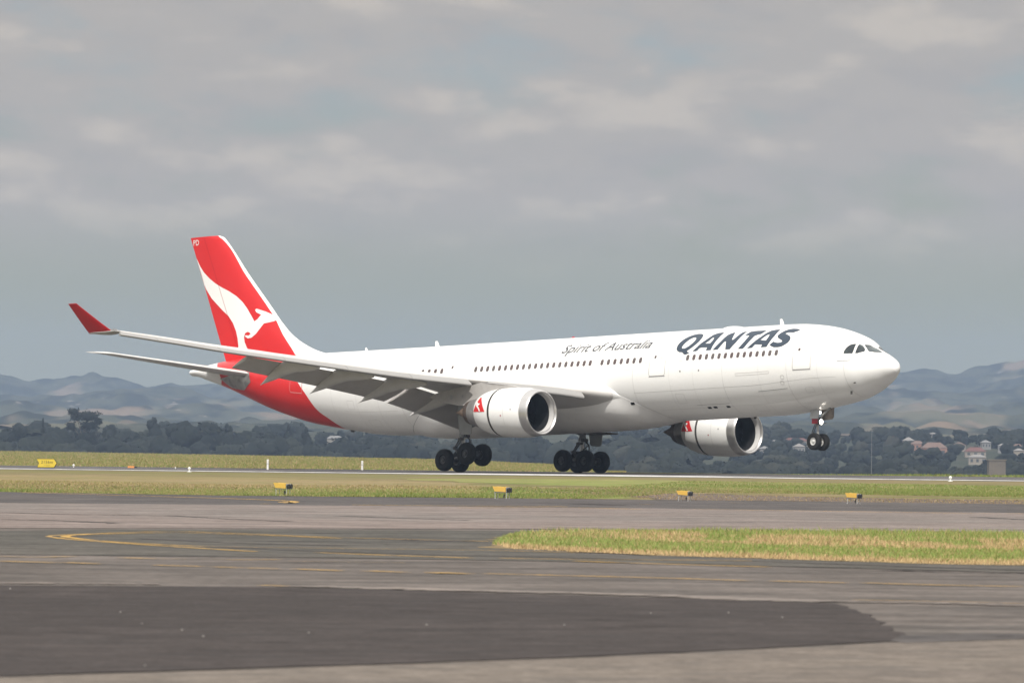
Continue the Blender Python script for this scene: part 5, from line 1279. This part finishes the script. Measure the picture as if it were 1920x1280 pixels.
# ------------------------------------------------------------------ houses on the suburb slope
RO = {'tan': mat('tan_roof', (.20, .17, .13), .8, spec=.15, noise=(.8, .4, (.17, .145, .115))), 'red': mat('red_roof', (.135, .072, .064), .8, spec=.15, noise=(.8, .4, (.125, .058, .052))), 'rust': mat('terracotta_roof', (.15, .108, .092), .8, spec=.15, noise=(.8, .4, (.16, .105, .085))), 'greyr': mat('grey_roof', (.19, .19, .19), .8, spec=.15, noise=(.8, .4, (.15, .15, .15))), 'pale': mat('pale_roof', (.21, .20, .19), .8, spec=.15, noise=(.8, .4, (.23, .22, .21)))}
WA = {'t': mat('tan_wall', (.155, .13, .10), .8, spec=.15, noise=(.5, .5, (.12, .105, .085))), 'd': mat('dull_wall', (.24, .23, .21), .8, spec=.15, noise=(.6, .3, (.19, .18, .17))), 'w': mat('white_wall', (.225, .22, .215), .8, spec=.15, noise=(.6, .3, (.19, .185, .18))), 'c': mat('cream_wall', (.27, .24, .20), .8, spec=.15, noise=(.6, .3, (.23, .20, .17))), 'b': mat('brick_wall', (.30, .17, .13), .8, spec=.15, noise=(.6, .3, (.24, .14, .11)))}
WG = mat('house_window', (.06, .07, .08), .2, noise=(.5, .4, (.10, .11, .12)))
def house(u_, vb, w, d, h, roof, wall, lb, rz=0.0, D=None, flat=False, hip=1.6):
    # stand it where the slope meets the line of sight of its foot
    if D is None:
        Ds = np.linspace(2050, 3400, 1400); zs = landz(u_, Ds); k = int(np.argmin([abs(D3(u_, vb, a)[2] - z) for a, z in zip(Ds, zs)])); D = Ds[k]
    p = D3(u_, vb, D); t = empty('house', (p[0], p[1], float(landz(u_, np.array(D))))); t.rotation_euler = (0, 0, R(rz))
    lift = p[2] - t.location.z
    h = h + max(0, lift)
    tag(t, lb, 'house', 'houses on the slope beyond the airfield')
    b = MB(); b.box((0, 0, h / 2 - .5), (w / 2, d / 2, h / 2 + .5)); b.build('wall', WA[wall], t, smooth_=False)
    b = MB(); e = .25
    if flat: b.box((0, 0, h + .12), (w / 2 + .2, d / 2 + .2, .12))
    else:
        V = [Vector(q) for q in ((-w/2-e, -d/2-e, h-.05), (w/2+e, -d/2-e, h-.05), (w/2+e, d/2+e, h-.05), (-w/2-e, d/2+e, h-.05), (-w/2+d*.35, 0, h+hip*.7), (w/2-d*.35, 0, h+hip*.7))]
        b.add(V, [(0, 1, 5, 4), (1, 2, 5), (2, 3, 4, 5), (3, 0, 4), (3, 2, 1, 0)])
    b.build('roof', RO[roof], t, smooth_=False)
    for k in range(0 if flat else 3):
        b = MB(); x = -w / 2 + w * (k + .5) / 3; b.box((x, -d / 2 - .02, h * .55), (w * .07, .04, min(.7, h * .2))); b.build('window', WG, t, smooth_=False)
    return t
HS = [(1492, 838, 24, 8, 2.2, 'red', 'c', 'long low house with a bright red roof left of the nose wheels', 3, 1.5),
 (1556, 829, 8, 7, 2.2, 'pale', 'w', 'small white house just right of the nose wheels', 0, .8),
 (1626, 834, 7, 6, 2.6, 'greyr', 'w', 'white gabled house left of the lamp mast', 5, 1.2),
 (1674, 838, 11, 7, 2.4, 'red', 'w', 'house with a red roof and white wall right of the lamp mast', -8, 2.0),
 (1703, 838, 10, 7, 2.4, 'pale', 'w', 'pale roofed house right of the red roofed one', 6, 1.6),
 (1720, 844, 14, 8, 2.2, 'rust', 'b', 'brown roofed house below the broad domed tree', -4, 1.6),
 (1749, 829, 9, 7, 3.2, 'pale', 'w', 'bright white house standing on the ridge against the hills', 4, .7),
 (1751, 859, 22, 9, 3.4, 'rust', 'b', 'wide terracotta roofed house below the white one on the ridge', 5, 2.6),
 (1798, 846, 12, 8, 2.2, 'rust', 'c', 'brown house below the sparse flat topped tree', 0, 1.4),
 (1828, 857, 19, 8, 2.0, 'red', 'c', 'long house with a deep red roof near the right edge', 2, 1.9),
 (1848, 842, 8, 6, 2.4, 'greyr', 'w', 'white house left of the large rounded tree', 7, 1.2),
 (1880, 849, 6, 6, 2.6, 'pale', 'w', 'small white house, left of a pair near the right edge', 0, .9),
 (1890, 850, 6, 6, 2.6, 'greyr', 'w', 'small white house, right of a pair near the right edge', 0, .9),
 (1908, 851, 12, 7, 2.4, 'rust', 'w', 'brown roofed house at the right edge of the photo', -5, 1.5),
 (1910, 868, 7, 6, 4.0, 'pale', 'c', 'cream house low at the right edge of the photo', 0, 1.0),
 (1832, 871, 15, 8, 2.4, 'pale', 'c', 'low cream house under the deep red roof', 0, 1.2),
 (1454, 844, 13, 8, 2.6, 'greyr', 'w', 'grey roofed house right of the far engine', 4, 1.4),
 (1410, 855, 12, 8, 2.8, 'pale', 'w', 'pale house directly under the far engine inlet', -5, 1.4),
 (1433, 858, 9, 7, 3.0, 'greyr', 'w', 'white house under the right side of the far engine', 6, 1.2),
 (1498, 855, 9, 7, 3.2, 'pale', 'w', 'white house below the long red roof', 8, 1.4),
 (1521, 853, 8, 7, 3.0, 'greyr', 'w', 'pale house directly below the nose wheels', -3, 1.4),
 (1330, 852, 14, 8, 2.6, 'greyr', 'w', 'pale house below the far engine, left side', 4, 1.4),
 (1290, 849, 12, 8, 2.6, 'pale', 'w', 'pale house below the rear of the far engine', -4, 1.3),
 (1232, 842, 12, 8, 2.6, 'pale', 'c', 'cream house left of the far engine exhaust', 0, 1.3),
 (628, 831, 5, 5, 1.6, 'greyr', 'd', 'cream house showing through the trees below the red tail', 0, 1.2),
 (222, 829, 7, 6, 2.2, 'greyr', 'd', 'cream house between trees right of the umbrella crowned tree', 0, 1.0),
 (270, 830, 6, 6, 2.2, 'rust', 'c', 'brownish house between trees below the tailplane', 0, 1.0),
 (16, 831, 7, 6, 2.6, 'greyr', 'd', 'cream house behind trees at the left edge', 0, 1.0),
 (62, 830, 6, 6, 2.4, 'greyr', 'd', 'pale house between trees above the yellow sign', 0, 1.0),
 (108, 830, 8, 6, 2.4, 'greyr', 'd', 'pale house left of the umbrella crowned tree trunk', 0, 1.0)]
for u_, vb, w, d, h, rf, wl, lb, rz, hip in HS: house(u_, vb, max(3.2, w * .36) if u_ > 700 else w, d * .6, h, rf, wl, lb, rz, hip=hip, D=(2620 if u_ < 700 else None))
t = house(1868, 888, 4.2, 4, 3.4, 'tan', 't', 'small plain tan building low among the trees near the right edge', 4, D=2075, flat=True)
# lamp mast
p = D3(1634, 874, 2100); gz = float(landz(1634, np.array(2100.))); M['mast'] = mat('mast_grey', (.16, .16, .155), .6, noise=(2, .4, (.13, .13, .13)))
t = empty('lamp_mast', (p[0], 2100, gz)); tag(t, 'thin pale lamp mast standing in front of a very broad dark tree', 'mast')
top = D3(1634, 808, 2100)[2] - gz
b = MB(); b.tube((0, 0, 0), (0, 0, top), .10, .05, 8); b.build('pole', M['mast'], t)
b = MB(); b.box((0, 0, top + .1), (.3, .15, .1)); b.build('lamp_head', M['mast'], t, smooth_=False)

# ------------------------------------------------------------------ hills
def hill_mat():
    m = bpy.data.materials.new('hill_bush_and_pasture'); m.use_nodes = True; t = m.node_tree; b = t.nodes['Principled BSDF']
    b.inputs['Roughness'].default_value = .95; b.inputs['Specular IOR Level'].default_value = .05
    c = N(t, 'ShaderNodeTexCoord')
    def no(s, det, scl=(1, 1, 1), off=(0, 0, 0)):
        mp = N(t, 'ShaderNodeMapping'); mp.inputs['Scale'].default_value = scl; mp.inputs['Location'].default_value = off
        n = N(t, 'ShaderNodeTexNoise'); n.inputs['Scale'].default_value = s; n.inputs['Detail'].default_value = det
        t.links.new(c.outputs['Object'], mp.inputs['Vector']); t.links.new(mp.outputs[0], n.inputs['Vector']); return n.outputs['Fac']
    bush = mixc(t, smooth(t, no(.035, 6, (1, .25, 1.5)), .40, .60), (.014, .019, .016), (.050, .055, .038))
    a = smooth(t, no(.008, 4, (1, .12, 2.2)), .545, .60)
    past = mixc(t, smooth(t, no(.012, 3, (1, .3, 1), (50, 0, 0)), .42, .58), (.165, .125, .09), (.092, .09, .06))
    col = mixc(t, a, bush, past)
    s2 = smooth(t, no(.045, 4, (1, .3, 2.0), (9, 40, 0)), .66, .72, 0, .8)
    col = mixc(t, s2, col, (.22, .20, .18))
    t.links.new(col, b.inputs['Base Color']); return m
GM['hill'] = hill_mat()
RID = [ # distance, front slope, back slope, profile in the photograph
 (9200, .16, .3, [(-900, 690), (-300, 684), (0, 699), (30, 706), (85, 714), (130, 709), (165, 706), (200, 703), (240, 712), (290, 722), (330, 716), (358, 716), (420, 720), (520, 728), (640, 735), (900, 738), (1200, 735), (1500, 715), (1600, 704), (1690, 697), (1740, 697), (1790, 702), (1820, 697), (1850, 689), (1905, 677), (1935, 672), (2200, 660), (2900, 690)]),
 (7600, .14, .3, [(-900, 740), (0, 738), (150, 735), (270, 728), (420, 742), (640, 755), (900, 760), (1300, 750), (1500, 735), (1650, 728), (1800, 735), (1920, 728), (2900, 730)]),
 (6200, .12, .25, [(-900, 765), (0, 762), (200, 768), (400, 757), (640, 775), (1000, 778), (1400, 765), (1560, 752), (1700, 765), (1920, 757), (2900, 760)]),
 (5000, .10, .2, [(-900, 790), (0, 785), (200, 782), (420, 788), (640, 790), (1000, 796), (1400, 785), (1600, 782), (1750, 775), (1920, 783), (2900, 785)]),
 (4000, .08, .2, [(-900, 805), (0, 801), (300, 799), (640, 806), (1000, 810), (1400, 801), (1700, 797), (1920, 801), (2900, 804)])]
uu = np.linspace(-900, 2900, 760); DD = np.linspace(3400, 9700, 150)
Hh = np.zeros((len(DD), len(uu))); Xg = (uu - 960)[None, :] / F_PX * DD[:, None]; Yg = np.broadcast_to(DD[:, None], Xg.shape)
def fbm(P, s, seed, octs=3):
    o_ = 0; a_ = 1; tot = 0
    for k in range(octs): o_ = o_ + a_ * lat2(P, s / 2 ** k, seed + k); tot += a_; a_ *= .55
    return o_ / tot
PP = np.stack([Xg.ravel(), Yg.ravel()], -1)
base = 6.0 + (Yg - 3400) / 6300 * 12
Hh = base.copy()
for ri, (D0, sf, sb, prof) in enumerate(RID):
    pu = np.array([a for a, _ in prof], float); pv = np.array([b_ for _, b_ in prof], float)
    vv = pchip(pu, pv, uu); hz = CAM_H + (830 + .009 * (uu - 960) - vv) * D0 / F_PX
    wob = (fbm(PP, 260, 40 + ri) - .5).reshape(Xg.shape) * 700
    d_ = Yg - D0 - wob * .6
    hh = hz[None, :] - np.where(d_ < 0, -d_ * sf * .35 * (1 + .3 * np.sin(Xg / 110 + ri)), d_ * sb)
    Hh = np.maximum(Hh, hh)
Hh = Hh + (fbm(PP, 60, 77, 3) - .5).reshape(Xg.shape) * 9
lump = np.clip(fbm(PP * np.array([1, .3]), 26, 91, 2).reshape(Xg.shape) - .48, 0, 1)
lump2 = np.clip(fbm(PP, 120, 95, 2).reshape(Xg.shape) - .42, 0, 1) * 4
Hh = Hh + lump * 13 * np.clip(lump2, .25, 1) + (fbm(PP * np.array([1, .5]), 14, 131, 2).reshape(Xg.shape) - .5) * 6
tag(mesh('hills', np.stack([Xg, Yg, np.minimum(Hh, HAZE_TOP - 4)], -1).reshape(-1, 3), grid_faces(len(DD), len(uu), flip=True), GM['hill'], None, True), kind='structure')

# ------------------------------------------------------------------ the air
hz = MB(); hz.box((0, 4900, HAZE_TOP / 2 - 6), (3200, 5100, HAZE_TOP / 2 + 6))
hzm = bpy.data.materials.new('haze_air'); hzm.use_nodes = True; t = hzm.node_tree
for n_ in list(t.nodes):
    if n_.type != 'OUTPUT_MATERIAL': t.nodes.remove(n_)
pv = N(t, 'ShaderNodeVolumePrincipled'); pv.inputs['Density'].default_value = HAZE_D; pv.inputs['Color'].default_value = (*HAZE_C, 1)
pv.inputs['Anisotropy'].default_value = 0.0
t.links.new(pv.outputs[0], [n_ for n_ in t.nodes if n_.type == 'OUTPUT_MATERIAL'][0].inputs['Volume'])
tag(hz.build('haze', hzm, None, smooth_=False), kind='stuff')
# drop prototypes nothing used
for kd, lst in protos.items():
    for i, p in enumerate(lst):
        if (kd, i) not in used:
            for ch in list(p.children): bpy.data.objects.remove(ch)
            bpy.data.objects.remove(p)
